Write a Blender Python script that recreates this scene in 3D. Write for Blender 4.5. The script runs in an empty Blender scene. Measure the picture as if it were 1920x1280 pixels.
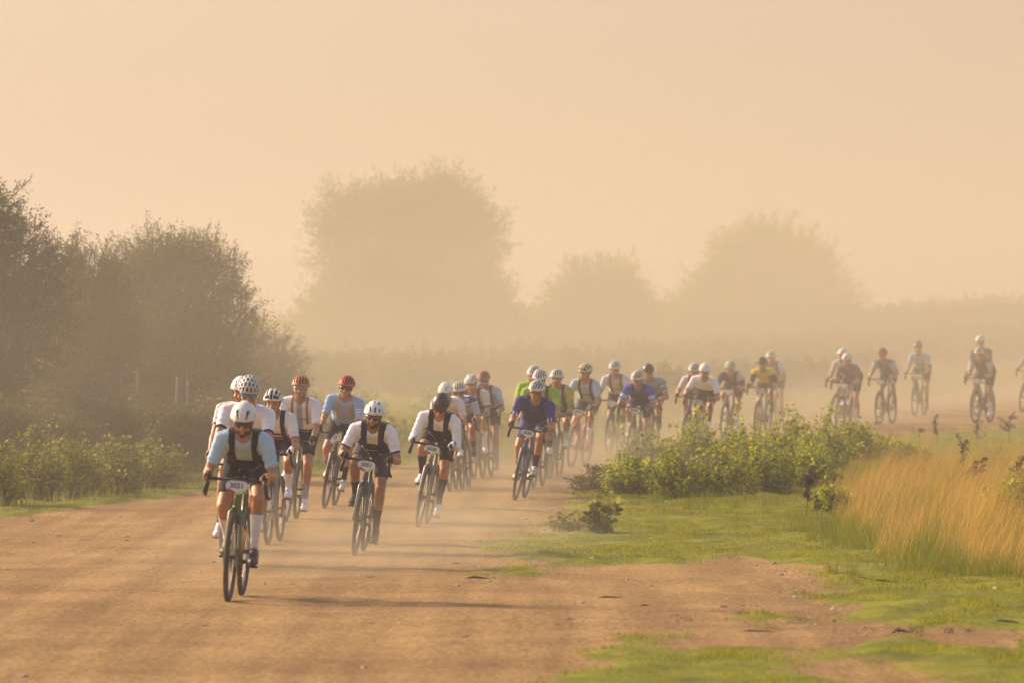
import bpy, bmesh, math, random
import numpy as np
from mathutils import Vector, Matrix
from mathutils.noise import noise as mnoise
random.seed(5); RNG = np.random.default_rng(5)
R = math.radians
SC = bpy.context.scene
COL = SC.collection

# ------------------------------------------------------------------ camera, sky, sun, exposure
CAMH, HORIZ, FPX = 2.25, 590.0, 200.0 / 36.0 * 1920.0
PITCH = math.atan((640 - HORIZ) / FPX)          # looking slightly down
cam_d = bpy.data.cameras.new('camera'); cam = bpy.data.objects.new('camera', cam_d); COL.objects.link(cam)
cam.location = (0, 0, CAMH); cam.rotation_euler = (R(90) - PITCH, 0, 0)
cam_d.lens = 200; cam_d.sensor_width = 36; cam_d.clip_start = 1; cam_d.clip_end = 3000
cam_d.dof.use_dof = True; cam_d.dof.focus_distance = 58; cam_d.dof.aperture_fstop = 4.2
SC.camera = cam

SUN_AZ, SUN_EL = R(-60), R(29)                  # azimuth from +Y towards +X
sun_dir = Vector((math.sin(SUN_AZ) * math.cos(SUN_EL), math.cos(SUN_AZ) * math.cos(SUN_EL), math.sin(SUN_EL)))
sd = bpy.data.lights.new('sun', 'SUN'); sun = bpy.data.objects.new('sun', sd); COL.objects.link(sun)
sd.energy = 5.0; sd.angle = R(4.5); sd.color = (1.0, 0.79, 0.57)
sun.rotation_euler = (-sun_dir).to_track_quat('-Z', 'Y').to_euler()
sun.location = sun_dir * 60

W = bpy.data.worlds.new('World'); SC.world = W; W.use_nodes = True
wn = W.node_tree; wn.nodes.clear()
sky = wn.nodes.new('ShaderNodeTexSky'); sky.sky_type = 'NISHITA'; sky.sun_disc = False
sky.sun_elevation = SUN_EL; sky.sun_rotation = SUN_AZ % (2 * math.pi); sky.dust_density = 4.0; sky.air_density = 1.3
tint = wn.nodes.new('ShaderNodeMix'); tint.data_type = 'RGBA'; tint.blend_type = 'MULTIPLY'
tint.inputs[0].default_value = 1.0; tint.inputs[7].default_value = (1.0, 0.91, 0.92, 1)
bg = wn.nodes.new('ShaderNodeBackground'); bg.inputs[1].default_value = 0.15
wo = wn.nodes.new('ShaderNodeOutputWorld')
wn.links.new(sky.outputs[0], tint.inputs[6]); wn.links.new(tint.outputs[2], bg.inputs[0]); wn.links.new(bg.outputs[0], wo.inputs[0])

SC.view_settings.view_transform = 'Standard'; SC.view_settings.look = 'None'
SC.view_settings.exposure = 0.38; SC.view_settings.gamma = 1.0
SC.render.engine = 'CYCLES'
cy = SC.cycles
cy.use_denoising = True
cy.volume_bounces = 1; cy.max_bounces = 6; cy.diffuse_bounces = 2; cy.transparent_max_bounces = 24
cy.volume_step_rate = 1.0; cy.volume_max_steps = 128

# ------------------------------------------------------------------ small helpers
def tagp(o, label=None, cat=None, group=None, kind=None):
    if label: o['label'] = label
    if cat: o['category'] = cat
    if group: o['group'] = group
    if kind: o['kind'] = kind
    return o
def empty(name, loc=(0, 0, 0), rot=(0, 0, 0)):
    o = bpy.data.objects.new(name, None); COL.objects.link(o)
    o.location = loc; o.rotation_euler = rot; o.empty_display_size = 0.2
    return o
def link(name, me, parent=None, mats=None):
    o = bpy.data.objects.new(name, me); COL.objects.link(o)
    if parent is not None: o.parent = parent
    if mats is not None:
        for m in (mats if isinstance(mats, (list, tuple)) else [mats]): me.materials.append(m)
    return o
def np_mesh(name, verts, faces, midx=None, smooth=False):
    """faces: (n,k) int array, all faces of k corners"""
    verts = np.asarray(verts, np.float32); faces = np.asarray(faces, np.int32)
    me = bpy.data.meshes.new(name)
    n, k = faces.shape
    me.vertices.add(len(verts)); me.vertices.foreach_set('co', verts.ravel())
    me.loops.add(n * k); me.loops.foreach_set('vertex_index', faces.ravel())
    me.polygons.add(n); me.polygons.foreach_set('loop_start', np.arange(n, dtype=np.int32) * k)
    me.polygons.foreach_set('loop_total', np.full(n, k, np.int32))
    if midx is not None: me.polygons.foreach_set('material_index', np.asarray(midx, np.int32))
    me.polygons.foreach_set('use_smooth', np.full(n, smooth))
    me.update(calc_edges=True)
    return me
def mat(name, col, rough=0.6, metal=0.0, spec=0.5, noise=0.0, nscale=8.0, bump=0.0, bscale=40.0, transl=0.0):
    m = bpy.data.materials.new(name); m.use_nodes = True
    nt = m.node_tree; b = nt.nodes['Principled BSDF']
    b.inputs['Roughness'].default_value = rough; b.inputs['Metallic'].default_value = metal
    b.inputs['Specular IOR Level'].default_value = spec
    c4 = (*col, 1)
    b.inputs['Base Color'].default_value = c4
    tc = nt.nodes.new('ShaderNodeTexCoord')
    if noise > 0:
        n = nt.nodes.new('ShaderNodeTexNoise'); n.inputs['Scale'].default_value = nscale; n.inputs['Detail'].default_value = 5
        r = nt.nodes.new('ShaderNodeValToRGB')
        r.color_ramp.elements[0].position = 0.3; r.color_ramp.elements[1].position = 0.7
        r.color_ramp.elements[0].color = (*[max(0, c * (1 - noise)) for c in col], 1)
        r.color_ramp.elements[1].color = (*[min(1, c * (1 + noise)) for c in col], 1)
        nt.links.new(tc.outputs['Object'], n.inputs['Vector']); nt.links.new(n.outputs['Fac'], r.inputs[0])
        nt.links.new(r.outputs[0], b.inputs['Base Color'])
    if bump > 0:
        n2 = nt.nodes.new('ShaderNodeTexNoise'); n2.inputs['Scale'].default_value = bscale; n2.inputs['Detail'].default_value = 3
        bp = nt.nodes.new('ShaderNodeBump'); bp.inputs['Strength'].default_value = bump; bp.inputs['Distance'].default_value = 0.01
        nt.links.new(tc.outputs['Object'], n2.inputs['Vector']); nt.links.new(n2.outputs['Fac'], bp.inputs['Height'])
        nt.links.new(bp.outputs[0], b.inputs['Normal'])
    if transl > 0:
        tr = nt.nodes.new('ShaderNodeBsdfTranslucent'); ad = nt.nodes.new('ShaderNodeMixShader'); ad.inputs[0].default_value = transl
        out = nt.nodes['Material Output']
        if b.inputs['Base Color'].is_linked: nt.links.new(b.inputs['Base Color'].links[0].from_socket, tr.inputs[0])
        else: tr.inputs[0].default_value = c4
        nt.links.new(b.outputs[0], ad.inputs[1]); nt.links.new(tr.outputs[0], ad.inputs[2]); nt.links.new(ad.outputs[0], out.inputs[0])
    return m
_MC = {}
def cm(kind, col, **kw):                         # cached plain material
    k = (kind, tuple(col), tuple(sorted(kw.items())))
    if k not in _MC: _MC[k] = mat(kind, col, **kw)
    return _MC[k]
def leafmat(name, c1, c2, scale=1.2, transl=0.4, fine=11.0):
    """leaf colours that differ from spray to spray and leaf to leaf"""
    m = bpy.data.materials.new(name); m.use_nodes = True
    nt = m.node_tree; b = nt.nodes['Principled BSDF']; out = nt.nodes['Material Output']
    b.inputs['Roughness'].default_value = 0.55; b.inputs['Specular IOR Level'].default_value = 0.35
    g = nt.nodes.new('ShaderNodeNewGeometry')
    tc = nt.nodes.new('ShaderNodeTexCoord')
    n = nt.nodes.new('ShaderNodeTexNoise'); n.inputs['Scale'].default_value = scale; n.inputs['Detail'].default_value = 6
    nt.links.new(tc.outputs['Object'], n.inputs['Vector'])
    ma = nt.nodes.new('ShaderNodeMath'); ma.operation = 'MULTIPLY_ADD'; ma.inputs[1].default_value = 0.55; 
    nt.links.new(g.outputs['Random Per Island'], ma.inputs[0])
    mb = nt.nodes.new('ShaderNodeMath'); mb.operation = 'MULTIPLY'; mb.inputs[1].default_value = 0.8
    nt.links.new(n.outputs['Fac'], mb.inputs[0]); nt.links.new(mb.outputs[0], ma.inputs[2])
    r = nt.nodes.new('ShaderNodeValToRGB'); r.color_ramp.elements[0].position = 0.35; r.color_ramp.elements[1].position = 0.95
    r.color_ramp.elements[0].color = (*c1, 1); r.color_ramp.elements[1].color = (*c2, 1)
    nt.links.new(ma.outputs[0], r.inputs[0]); nt.links.new(r.outputs[0], b.inputs['Base Color'])
    tr = nt.nodes.new('ShaderNodeBsdfTranslucent'); nt.links.new(r.outputs[0], tr.inputs[0])
    mx = nt.nodes.new('ShaderNodeMixShader'); mx.inputs[0].default_value = transl
    nt.links.new(b.outputs[0], mx.inputs[1]); nt.links.new(tr.outputs[0], mx.inputs[2]); nt.links.new(mx.outputs[0], out.inputs[0])
    return m

# smooth value noise in numpy
_perm = RNG.random((256, 256))
def vnoise(x, y):
    x = np.asarray(x, float); y = np.asarray(y, float)
    xi = np.floor(x).astype(int); yi = np.floor(y).astype(int); fx = x - xi; fy = y - yi
    fx = fx * fx * (3 - 2 * fx); fy = fy * fy * (3 - 2 * fy)
    a = _perm[xi % 256, yi % 256]; b = _perm[(xi + 1) % 256, yi % 256]; c = _perm[xi % 256, (yi + 1) % 256]; d = _perm[(xi + 1) % 256, (yi + 1) % 256]
    return (a * (1 - fx) + b * fx) * (1 - fy) + (c * (1 - fx) + d * fx) * fy
def fbm(x, y, o=4):
    s = 0; a = .5; t = 0
    for k in range(o):
        s = s + a * vnoise(x * 2 ** k + 17.3 * k, y * 2 ** k + 5.1 * k); t += a; a *= .5
    return s / t

# terrain height
_pd = np.array([0, 30, 43, 57, 64, 76, 93, 118, 130, 200, 320, 3000.0])
_pz = np.array([.06, .06, .06, -.12, -.13, -.17, -.15, 0, .03, .25, 1.2, 1.6])
_dd = np.arange(0, 3000, 1.0); _zz = np.interp(_dd, _pd, _pz)
_k = np.hanning(13); _k /= _k.sum(); _zz = np.convolve(np.pad(_zz, 6, mode='edge'), _k, mode='valid')
def zg(x, y):
    x = np.asarray(x, float); y = np.asarray(y, float)
    z = np.interp(y, _dd, _zz)
    near = np.clip((fbm(x * .9 + 40, y * .5 + 11, 4) - .5) * .10, -.05, .05)
    verge = 1 / (1 + np.exp(-(x - .5) * 1.5)) * 1 / (1 + np.exp((y - 90) * .3))
    return z + near * (.25 + .75 * verge)
def px2w(px, py, n=14):
    """point of the ground seen at photo pixel (px, py) of 1920x1280"""
    cp, sp = math.cos(PITCH), math.sin(PITCH)
    dx = (px - 960) / FPX; v = (640 - py) / FPX
    d = np.array([dx, cp + v * sp, -sp + v * cp]); z = 0.0
    for _ in range(n):
        t = (z - CAMH) / d[2]; p = d * t; z = float(zg(p[0], p[1]))
    return np.array([p[0], p[1], z])
def proj(x, y, z):
    cp, sp = math.cos(PITCH), math.sin(PITCH)
    dz = z - CAMH; dep = y * cp - dz * sp; up = y * sp + dz * cp
    return 960 + FPX * x / dep, 640 - FPX * up / dep
def poly_w(pts): return np.array([px2w(*p)[:2] for p in pts])
def sdist(P, poly):
    """signed distance of points (n,2) to polygon, positive inside"""
    P = np.asarray(P, float); n = len(poly); d = np.full(len(P), 1e9); ins = np.zeros(len(P), bool)
    for i in range(n):
        a = poly[i]; b = poly[(i + 1) % n]; e = b - a; w = P - a
        t = np.clip((w @ e) / (e @ e + 1e-12), 0, 1); d = np.minimum(d, np.hypot(*(w - t[:, None] * e).T))
        c = ((a[1] > P[:, 1]) != (b[1] > P[:, 1])) & (P[:, 0] < (b[0] - a[0]) * (P[:, 1] - a[1]) / (b[1] - a[1] + 1e-12) + a[0])
        ins ^= c
    return np.where(ins, d, -d)

# ------------------------------------------------------------------ where the dirt and the grass lie
FAR_EDGE = [(-400, 1050), (0, 972), (200, 947), (400, 922), (560, 898), (700, 880), (860, 867), (960, 862), (1080, 843), (1250, 816), (1450, 785),
            (1614, 764), (1740, 744), (1900, 722), (2100, 705)]
NEAR_EDGE = [(2100, 788), (1920, 797), (1700, 812), (1550, 820), (1400, 838), (1250, 862), (1150, 888), (1078, 922), (1040, 960), (1000, 990), (850, 1030)]
ROAD = poly_w(FAR_EDGE + NEAR_EDGE[:-1] + [(960, 1062), (1330, 1052), (1480, 1058), (1560, 1100), (1560, 1160), (1920, 1190), (2300, 1196)])
ROAD = np.vstack([ROAD, [[7.5, 20], [-6.5, 20]]])
V_A = poly_w([(850, 1035), (960, 1048), (880, 1078), (1040, 1082), (1070, 1062), (1200, 1058), (1330, 1058), (1400, 1048), (1480, 1062), (1540, 1100), (1490, 1130),
              (1560, 1165), (1640, 1180), (1920, 1192), (2200, 1200), (2300, 790), (1920, 797), (1700, 812), (1550, 820), (1400, 838), (1250, 862), (1150, 888), (1078, 922), (1050, 955), (1010, 992)])
V_B = np.vstack([poly_w([(990, 1262), (1100, 1190), (1230, 1188), (1290, 1193), (1265, 1212), (1420, 1215), (1440, 1232), (1600, 1278)]), [[2.2, 30], [.0, 30]]])
V_C = np.vstack([poly_w([(1500, 1216), (1640, 1200), (1700, 1193), (1760, 1200), (1920, 1210), (2100, 1212)]), [[6, 30], [2.9, 30]], poly_w([(1720, 1278), (1620, 1240)])])
V_D = poly_w([(1390, 1176), (1400, 1170), (1455, 1172), (1462, 1180), (1420, 1183)])
V_E = poly_w([(1335, 1160), (1400, 1152), (1520, 1156), (1500, 1163), (1400, 1165)])
ROADSIDE = np.array([px2w(*p)[:2] for p in FAR_EDGE])
def green(x, y):
    """signed distance (m): > 0 grass, < 0 bare dirt"""
    P = np.stack([np.ravel(x), np.ravel(y)], 1)
    g = np.full(len(P), -9.0)
    for V in (V_A, V_B, V_C, V_D, V_E): g = np.maximum(g, sdist(P, V))
    ye = np.interp(P[:, 0], ROADSIDE[:, 0], ROADSIDE[:, 1])      # the far roadside: beyond it is meadow
    g = np.maximum(g, (P[:, 1] - ye) * .45)
    far = P[:, 0] > 6.5 + (P[:, 1] - 60) * .14
    g = np.where(far & (P[:, 1] < 95), np.maximum(g, 1.0), g)
    return g + (fbm(P[:, 0] * 1.9, P[:, 1] * .9, 4) - .5) * 1.3 * np.clip(1.1 - np.abs(g) * .25, .2, 1) - .05

# ------------------------------------------------------------------ materials of the ground
def ground_mat(name, use_attr=True):
    m = bpy.data.materials.new(name); m.use_nodes = True
    nt = m.node_tree; L = nt.links.new; N = nt.nodes.new
    b = nt.nodes['Principled BSDF']; b.inputs['Roughness'].default_value = .95; b.inputs['Specular IOR Level'].default_value = .15
    tc = N('ShaderNodeTexCoord')
    def noise(scale, detail=6, rough=.6, stretch=None):
        n = N('ShaderNodeTexNoise'); n.inputs['Scale'].default_value = scale; n.inputs['Detail'].default_value = detail; n.inputs['Roughness'].default_value = rough
        if stretch:
            mp = N('ShaderNodeMapping'); mp.inputs['Scale'].default_value = stretch; L(tc.outputs['Object'], mp.inputs[0]); L(mp.outputs[0], n.inputs['Vector'])
        else: L(tc.outputs['Object'], n.inputs['Vector'])
        return n.outputs['Fac']
    def ramp(src, a, b_, ca, cb):
        r = N('ShaderNodeValToRGB'); r.color_ramp.elements[0].position = a; r.color_ramp.elements[1].position = b_
        r.color_ramp.elements[0].color = ca; r.color_ramp.elements[1].color = cb; L(src, r.inputs[0]); return r.outputs[0]
    def mix(f, a, b_, mode='MIX'):
        x = N('ShaderNodeMix'); x.data_type = 'RGBA'; x.blend_type = mode
        if isinstance(f, float): x.inputs[0].default_value = f
        else: L(f, x.inputs[0])
        for s, v in ((6, a), (7, b_)):
            if isinstance(v, tuple): x.inputs[s].default_value = v
            else: L(v, x.inputs[s])
        return x.outputs[2]
    dirt = ramp(noise(.55, 8), .3, .72, (.285, .168, .058, 1), (.455, .290, .108, 1))
    grit = ramp(noise(26, 5, .7, (1, .35, 1)), .36, .66, (.50, .44, .40, 1), (1.22, 1.2, 1.2, 1))
    dirt = mix(.8, dirt, grit, 'MULTIPLY')
    ruts = ramp(noise(1.0, 5, .55, (2.4, .09, 1)), .40, .60, (.68, .64, .60, 1), (1.15, 1.15, 1.15, 1))
    dirt = mix(.62, dirt, ruts, 'MULTIPLY')
    stain = ramp(noise(1.7, 6, .65, (1, .35, 1)), .60, .72, (0, 0, 0, 1), (1, 1, 1, 1))
    dirt = mix(stain, dirt, (.20, .105, .045, 1))
    col = dirt
    if use_attr:
        grass = ramp(noise(1.3, 7), .3, .7, (.105, .115, .006, 1), (.27, .27, .012, 1))
        gfine = ramp(noise(30, 4, .7, (1, .5, 1)), .3, .7, (.55, .55, .5, 1), (1.25, 1.25, 1.2, 1))
        grass = mix(.8, grass, gfine, 'MULTIPLY')
        at = N('ShaderNodeAttribute'); at.attribute_name = 'green'
        ad = N('ShaderNodeMath'); ad.operation = 'MULTIPLY_ADD'; ad.inputs[1].default_value = 1.3
        fn = noise(5, 6, .75, (1, .5, 1)); L(fn, ad.inputs[0])
        s2 = N('ShaderNodeMath'); s2.operation = 'ADD'; s2.inputs[1].default_value = -.65
        L(at.outputs['Fac'], ad.inputs[2]); L(ad.outputs[0], s2.inputs[0])
        f = ramp(s2.outputs[0], .0, .22, (0, 0, 0, 1), (1, 1, 1, 1))
        col = mix(f, dirt, grass)
    L(col, b.inputs['Base Color'])
    bp = N('ShaderNodeBump'); bp.inputs['Strength'].default_value = .9; bp.inputs['Distance'].default_value = .02
    hs = N('ShaderNodeMath'); hs.operation = 'ADD'; L(noise(34, 6, .75), hs.inputs[0]); L(noise(4, 5, .6), hs.inputs[1])
    L(hs.outputs[0], bp.inputs['Height']); L(bp.outputs[0], b.inputs['Normal'])
    return m
M_GROUND = ground_mat('earth_and_grass'); M_ROAD = ground_mat('dirt_road', False)

def axis(parts):
    a = [np.arange(s, e, st) for s, e, st in parts]; return np.concatenate(a + [[parts[-1][1]]])
gx = axis([(-600, -60, 30), (-60, -14, 2), (-14, -7, .35), (-7, 9, .07), (9, 26, .35), (26, 80, 3), (80, 600, 40)])
gy = axis([(-30, 28, 4), (28, 92, .13), (92, 200, .8), (200, 420, 6), (420, 2600, 90)])
GX, GY = np.meshgrid(gx, gy, indexing='ij')
GREEN = np.zeros(GX.shape).ravel(); XY = np.stack([GX.ravel(), GY.ravel()], 1)
GREEN = green(XY[:, 0], XY[:, 1])
ZB = zg(XY[:, 0], XY[:, 1])
# the turf stands a little proud of the dirt and is lumpy
turf = np.clip(GREEN * 3, 0, 1) * (XY[:, 1] < 95)
ZT = ZB + turf * (.012 + .11 * np.clip(fbm(XY[:, 0] * 2.9 + 9, XY[:, 1] * 1.5, 4) - .42, -.1, 1))
inroad = (sdist(XY, ROAD) > -.02)
nx, ny = GX.shape
I = np.arange(nx * ny).reshape(nx, ny)
F = np.stack([I[:-1, :-1].ravel(), I[1:, :-1].ravel(), I[1:, 1:].ravel(), I[:-1, 1:].ravel()], 1)
me = np_mesh('ground', np.stack([XY[:, 0], XY[:, 1], ZT], 1), F, smooth=True)
at = me.attributes.new('green', 'FLOAT', 'POINT'); at.data.foreach_set('value', np.clip(GREEN, -2, 3).astype(np.float32))
g_o = link('ground', me, mats=M_GROUND); tagp(g_o, kind='structure')
fm = inroad[F].all(1) & (GREEN[F].max(1) < -.05)
used = np.unique(F[fm]); remap = -np.ones(nx * ny, int); remap[used] = np.arange(len(used))
me = np_mesh('dirt_road', np.stack([XY[used, 0], XY[used, 1], ZB[used] + .0055 * np.clip((-GREEN[used] - .05) / .35, 0, 1) * np.clip(sdist(XY[used], ROAD) / .25, 0, 1) - .0015 * (GREEN[used] > -.10)], 1), remap[F[fm]], smooth=True)
r_o = link('dirt_road', me, mats=M_ROAD); tagp(r_o, kind='structure')
# ------------------------------------------------------------------ blades of grass (stuff)
def blades(px, py, pz, h, w, lean, seg=2, leandir=None, curl=.5, cross=False):
    """ribbon blades; returns verts, faces (quads, tip quad collapsed to a thin end)"""
    n = len(px); a = RNG.random(n) * 2 * math.pi
    face = RNG.random(n) * math.pi
    ld = a if leandir is None else leandir + RNG.normal(0, .5, n)
    dx, dy = np.cos(ld) * lean * h, np.sin(ld) * lean * h
    wx, wy = np.cos(face) * w * .5, np.sin(face) * w * .25
    V = np.zeros((n, (seg + 1) * 2, 3)); 
    for k in range(seg + 1):
        t = k / seg; tt = t ** (1 + curl)
        cx, cyy, cz = px + dx * tt, py + dy * tt, pz + h * (t - .25 * np.abs(lean) * tt)
        ww = (1 - t) ** .7 if k < seg else .12
        V[:, 2 * k, 0] = cx - wx * ww; V[:, 2 * k, 1] = cyy - wy * ww; V[:, 2 * k, 2] = cz
        V[:, 2 * k + 1, 0] = cx + wx * ww; V[:, 2 * k + 1, 1] = cyy + wy * ww; V[:, 2 * k + 1, 2] = cz
    base = (np.arange(n) * (seg + 1) * 2)[:, None]
    F = np.concatenate([base + np.array([[2 * k, 2 * k + 1, 2 * k + 3, 2 * k + 2]]) for k in range(seg)], 0)
    return V.reshape(-1, 3), F
def ztop(x, y):
    return zg(x, y) + np.clip(green(x, y) * 3, 0, 1) * (.012 + .11 * np.clip(fbm(x * 2.9 + 9, y * 1.5, 4) - .42, -.1, 1))
def stuff_blades(name, px, py, h, w, lean, m, label, seg=2, leandir=None, curl=.5):
    pz = (zg(px, py) if name != 'short_grass' else ztop(px, py)) - .008
    V, F = blades(px, py, pz, h, w, lean, seg, leandir, curl)
    o = link(name, np_mesh(name, V, F), mats=m)
    return tagp(o, label, 'grass', kind='stuff')

M_TURF = leafmat('turf_blades', (.10, .112, .004), (.46, .41, .014), 2.6, .45)
M_GREENG = leafmat('green_grass', (.10, .115, .005), (.33, .32, .012), 1.5, .4)
M_DRY = leafmat('dry_grass', (.34, .185, .03), (.70, .44, .09), 1.1, .45)
M_MEADOW = leafmat('meadow_grass', (.13, .14, .025), (.36, .33, .07), .6, .4)

# short turf on the verge and on the patches, all inside what the camera can see
def scatter_in(xr, yr, n):
    return RNG.uniform(xr[0], xr[1], n), RNG.uniform(yr[0], yr[1], n)
def in_view(x, y, z=0, m=420):
    u, v = proj(x, y, z + zg(x, y)); return (u > -m) & (u < 1920 + m) & (v < 1280 + 90)
x, y = scatter_in((-1.5, 8.5), (31, 92), 1150000)
k = in_view(x, y); x, y = x[k], y[k]
g = green(x, y)
dens = np.clip(g * 2.5 + .15, 0, 1) * (.25 + .75 * (fbm(x * 2.2 + 3, y * 1.1, 3) > .43))
k = RNG.random(len(x)) < dens * np.clip(1.0 - (y - 60) / 60, .3, 1); x, y, g = x[k], y[k], g[k]
hh = RNG.uniform(.012, .034, len(x)) * (.45 + 2.6 * np.clip(fbm(x * 2.6, y * 1.5 + 30, 3) - .38, 0, 1) * 1.6) * (1 + np.clip((y - 66) / 12, 0, 1.6))
stuff_blades('short_grass', x, y, hh, np.full(len(x), .0065), RNG.uniform(.2, .9, len(x)), M_TURF, 'short yellow-green turf creeping over the verge beside the dirt road')

# taller green tufts in front of the shrubs and under the dry grass
def tufts(name, spots, hr, m, label, per=60, spread=.10, lean=(.15, .7), w=.006):
    X = []; Y = []; H = []
    for (tx, ty, s) in spots:
        n = int(per * s); X.append(RNG.normal(tx, spread * s, n)); Y.append(RNG.normal(ty, spread * s, n)); H.append(RNG.uniform(hr[0], hr[1], n) * (.6 + .4 * s))
    X = np.concatenate(X); Y = np.concatenate(Y); H = np.concatenate(H)
    return stuff_blades(name, X, Y, H, np.full(len(X), w), RNG.uniform(lean[0], lean[1], len(X)), m, label, seg=3)
sp = []
for i in range(1650):
    u = RNG.uniform(1150, 2200); v = RNG.uniform(880, 1085)
    lim = np.interp(u, [1150, 1300, 1500, 1560, 1700, 1850, 1990], [930, 945, 985, 1015, 1065, 1085, 1100])
    if v > lim + 8 or RNG.random() > .10 + .90 * math.exp(-((lim - v) / 34) ** 2) or fbm(u * .03, v * .05, 2) < .36: continue
    if u < 1500 and RNG.random() < .78: continue
    p = px2w(u, v); sp.append((p[0], p[1], RNG.uniform(.5, 1.4)))
tufts('green_grass', sp, (.08, .28), M_GREENG, 'taller green grass tufts below the shrubs and the golden grass', per=130, spread=.15, w=.0055)
for i in range(420):
    u = RNG.uniform(1560, 1990); v = RNG.uniform(860, 1070)
    if fbm(u * .025 + 3, v * .04, 3) > .56: p = px2w(u, v); sp.append((p[0], p[1], RNG.uniform(.8, 1.8)))
tufts('weed_grass', sp[-45:], (.22, .45), M_GREENG, 'green weeds growing up through the golden grass', per=50, spread=.12, w=.007)
# tufts scattered on the turf
sp = []
for u, v, s in [(1190, 948, .9), (1230, 945, 1.1), (1520, 1015, .8), (1530, 1005, .6), (1140, 975, .4), (1380, 955, .7), (1440, 965, .6), (1600, 1085, .5), (1560, 1075, .5), (1290, 955, .5), (1570, 1012, .8)]:
    p = px2w(u, v); sp.append((p[0], p[1], s))
tufts('grass_tuft', sp, (.10, .24), M_GREENG, 'small upright green grass tufts dotted over the turf', per=90, spread=.05)

# the golden dry grass on the right
x, y = scatter_in((2.0, 14), (44, 112), 620000)
u, v = proj(x, y, zg(x, y))
lim = np.interp(u, [1480, 1540, 1580, 1640, 1700, 1800, 1900, 2000, 2300], [880, 960, 1005, 1045, 1062, 1078, 1100, 1110, 1130])   # front edge in the photo
front = v < lim - 12 + 60 * (fbm(x * 2.2, y * .8, 3) - .5)
clump = fbm(x * 3.1 + 8, y * 1.5 + 3, 3)
thin = np.clip((v - 850) / 90, .07, 1) * np.where(fbm(x * 1.3 + 5, y * .5, 3) < .40, .25, 1)
keep = front & (u > 1480) & (u < 2350) & (RNG.random(len(x)) < thin * (.06 + 2.2 * np.clip(clump - .40, 0, 1)) * np.clip((u - 1470) / 190, .04, 1) ** 1.3)
x, y, u, v, lim = x[keep], y[keep], u[keep], v[keep], lim[keep]
hh = RNG.uniform(.30, .85, len(x)) * (.55 + .6 * fbm(x * .9, y * .6 + 7, 2)) * np.clip((u - 1450) / 150, .45, 1) * np.where(v < 870, .62, 1.0)
low = RNG.random(len(x)) < .28
hh = np.where(low, hh * .5, hh)
stuff_blades('dry_grass', x, y, hh, np.full(len(x), .0052), RNG.uniform(.10, .62, len(x)), M_DRY, 'tall golden dry grass leaning on the right verge', seg=4, leandir=.15, curl=.7)
del x, y, u, v

# meadow beyond the road
x = RNG.uniform(-14, 30, 420000); y = RNG.uniform(68, 230, 420000) 
ye = np.interp(x, ROADSIDE[:, 0], ROADSIDE[:, 1])
k = (y > ye + .25 * RNG.random(len(x))) & in_view(x, y)
k &= RNG.random(len(x)) < np.clip(1.2 - (y - ye) / 40, .12, 1)
x, y = x[k], y[k]; ye = ye[k]
hh = RNG.uniform(.06, .22, len(x)) * np.clip(.25 + (y - ye) * .25, .3, 2.2)
stuff_blades('meadow_grass', x, y, hh, np.full(len(x), .011), RNG.uniform(.1, .7, len(x)), M_MEADOW, 'pale green meadow grass beyond the far side of the road')

# gravel on the dirt
def rocks(n, X, Y, S, flat=.55):
    base = bmesh.new(); bmesh.ops.create_icosphere(base, subdivisions=1, radius=1); bv = np.array([v.co[:] for v in base.verts]); bf = np.array([[v.index for v in f.verts] for f in base.faces]); base.free()
    V = bv[None] * (1 + RNG.normal(0, .16, (n, len(bv), 1)))
    V *= S[:, None, None] * np.stack([RNG.uniform(.7, 1.3, n), RNG.uniform(.7, 1.3, n), np.full(n, flat)], 1)[:, None]
    V[:, :, 0] += X[:, None]; V[:, :, 1] += Y[:, None]; V[:, :, 2] += (zg(X, Y) + S * .15)[:, None]
    Fc = (bf[None] + (np.arange(n) * len(bv))[:, None, None]).reshape(-1, 3)
    return V.reshape(-1, 3), Fc
x, y = scatter_in((-6, 7), (31, 80), 34000); g = green(x, y)
k = (g < .1) & in_view(x, y); k &= RNG.random(len(x)) < np.where(sdist(np.stack([x, y], 1), ROAD) > .6, .22, .9)
x, y = x[k], y[k]
V, F = rocks(len(x), x, y, RNG.uniform(.004, .013, len(x)) * (1 + (RNG.random(len(x)) > .96) * 1.6))
M_GRAVEL = leafmat('gravel', (.16, .085, .045), (.46, .30, .17), 2.0, 0.0)
tagp(link('gravel', np_mesh('gravel', V, F), mats=M_GRAVEL), 'loose reddish gravel strewn over the dirt', 'gravel', kind='stuff')
# dead litter in the dark strips
x = []; y = []
for (u0, u1, v0, n) in [(1680, 1925, 1181, 900), (1560, 1700, 1186, 120), (1600, 1680, 1092, 160), (870, 930, 1085, 60), (1270, 1300, 1160, 40), (1740, 1790, 1122, 90), (1040, 1110, 1172, 50), (1860, 1925, 1135, 160), (1100, 1500, 1150, 90)]:
    for _ in range(n):
        uu = RNG.uniform(u0, u1)
        if fbm(uu * .05, v0, 2) < .42: continue
        p = px2w(uu, v0 + RNG.normal(0, 5.0)); x.append(p[0]); y.append(p[1])
x = np.array(x); y = np.array(y)
V, F = blades(x, y, zg(x, y) + .005, RNG.uniform(.006, .018, len(x)), RNG.uniform(.006, .018, len(x)), RNG.uniform(1, 3, len(x)), 2)
tagp(link('leaf_litter', np_mesh('leaf_litter', V, F), mats=leafmat('litter', (.035, .018, .010), (.14, .07, .035), 3, 0)), 'dark dead leaves and crumbs in low strips on the bare dirt', 'leaf litter', kind='stuff')
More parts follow.
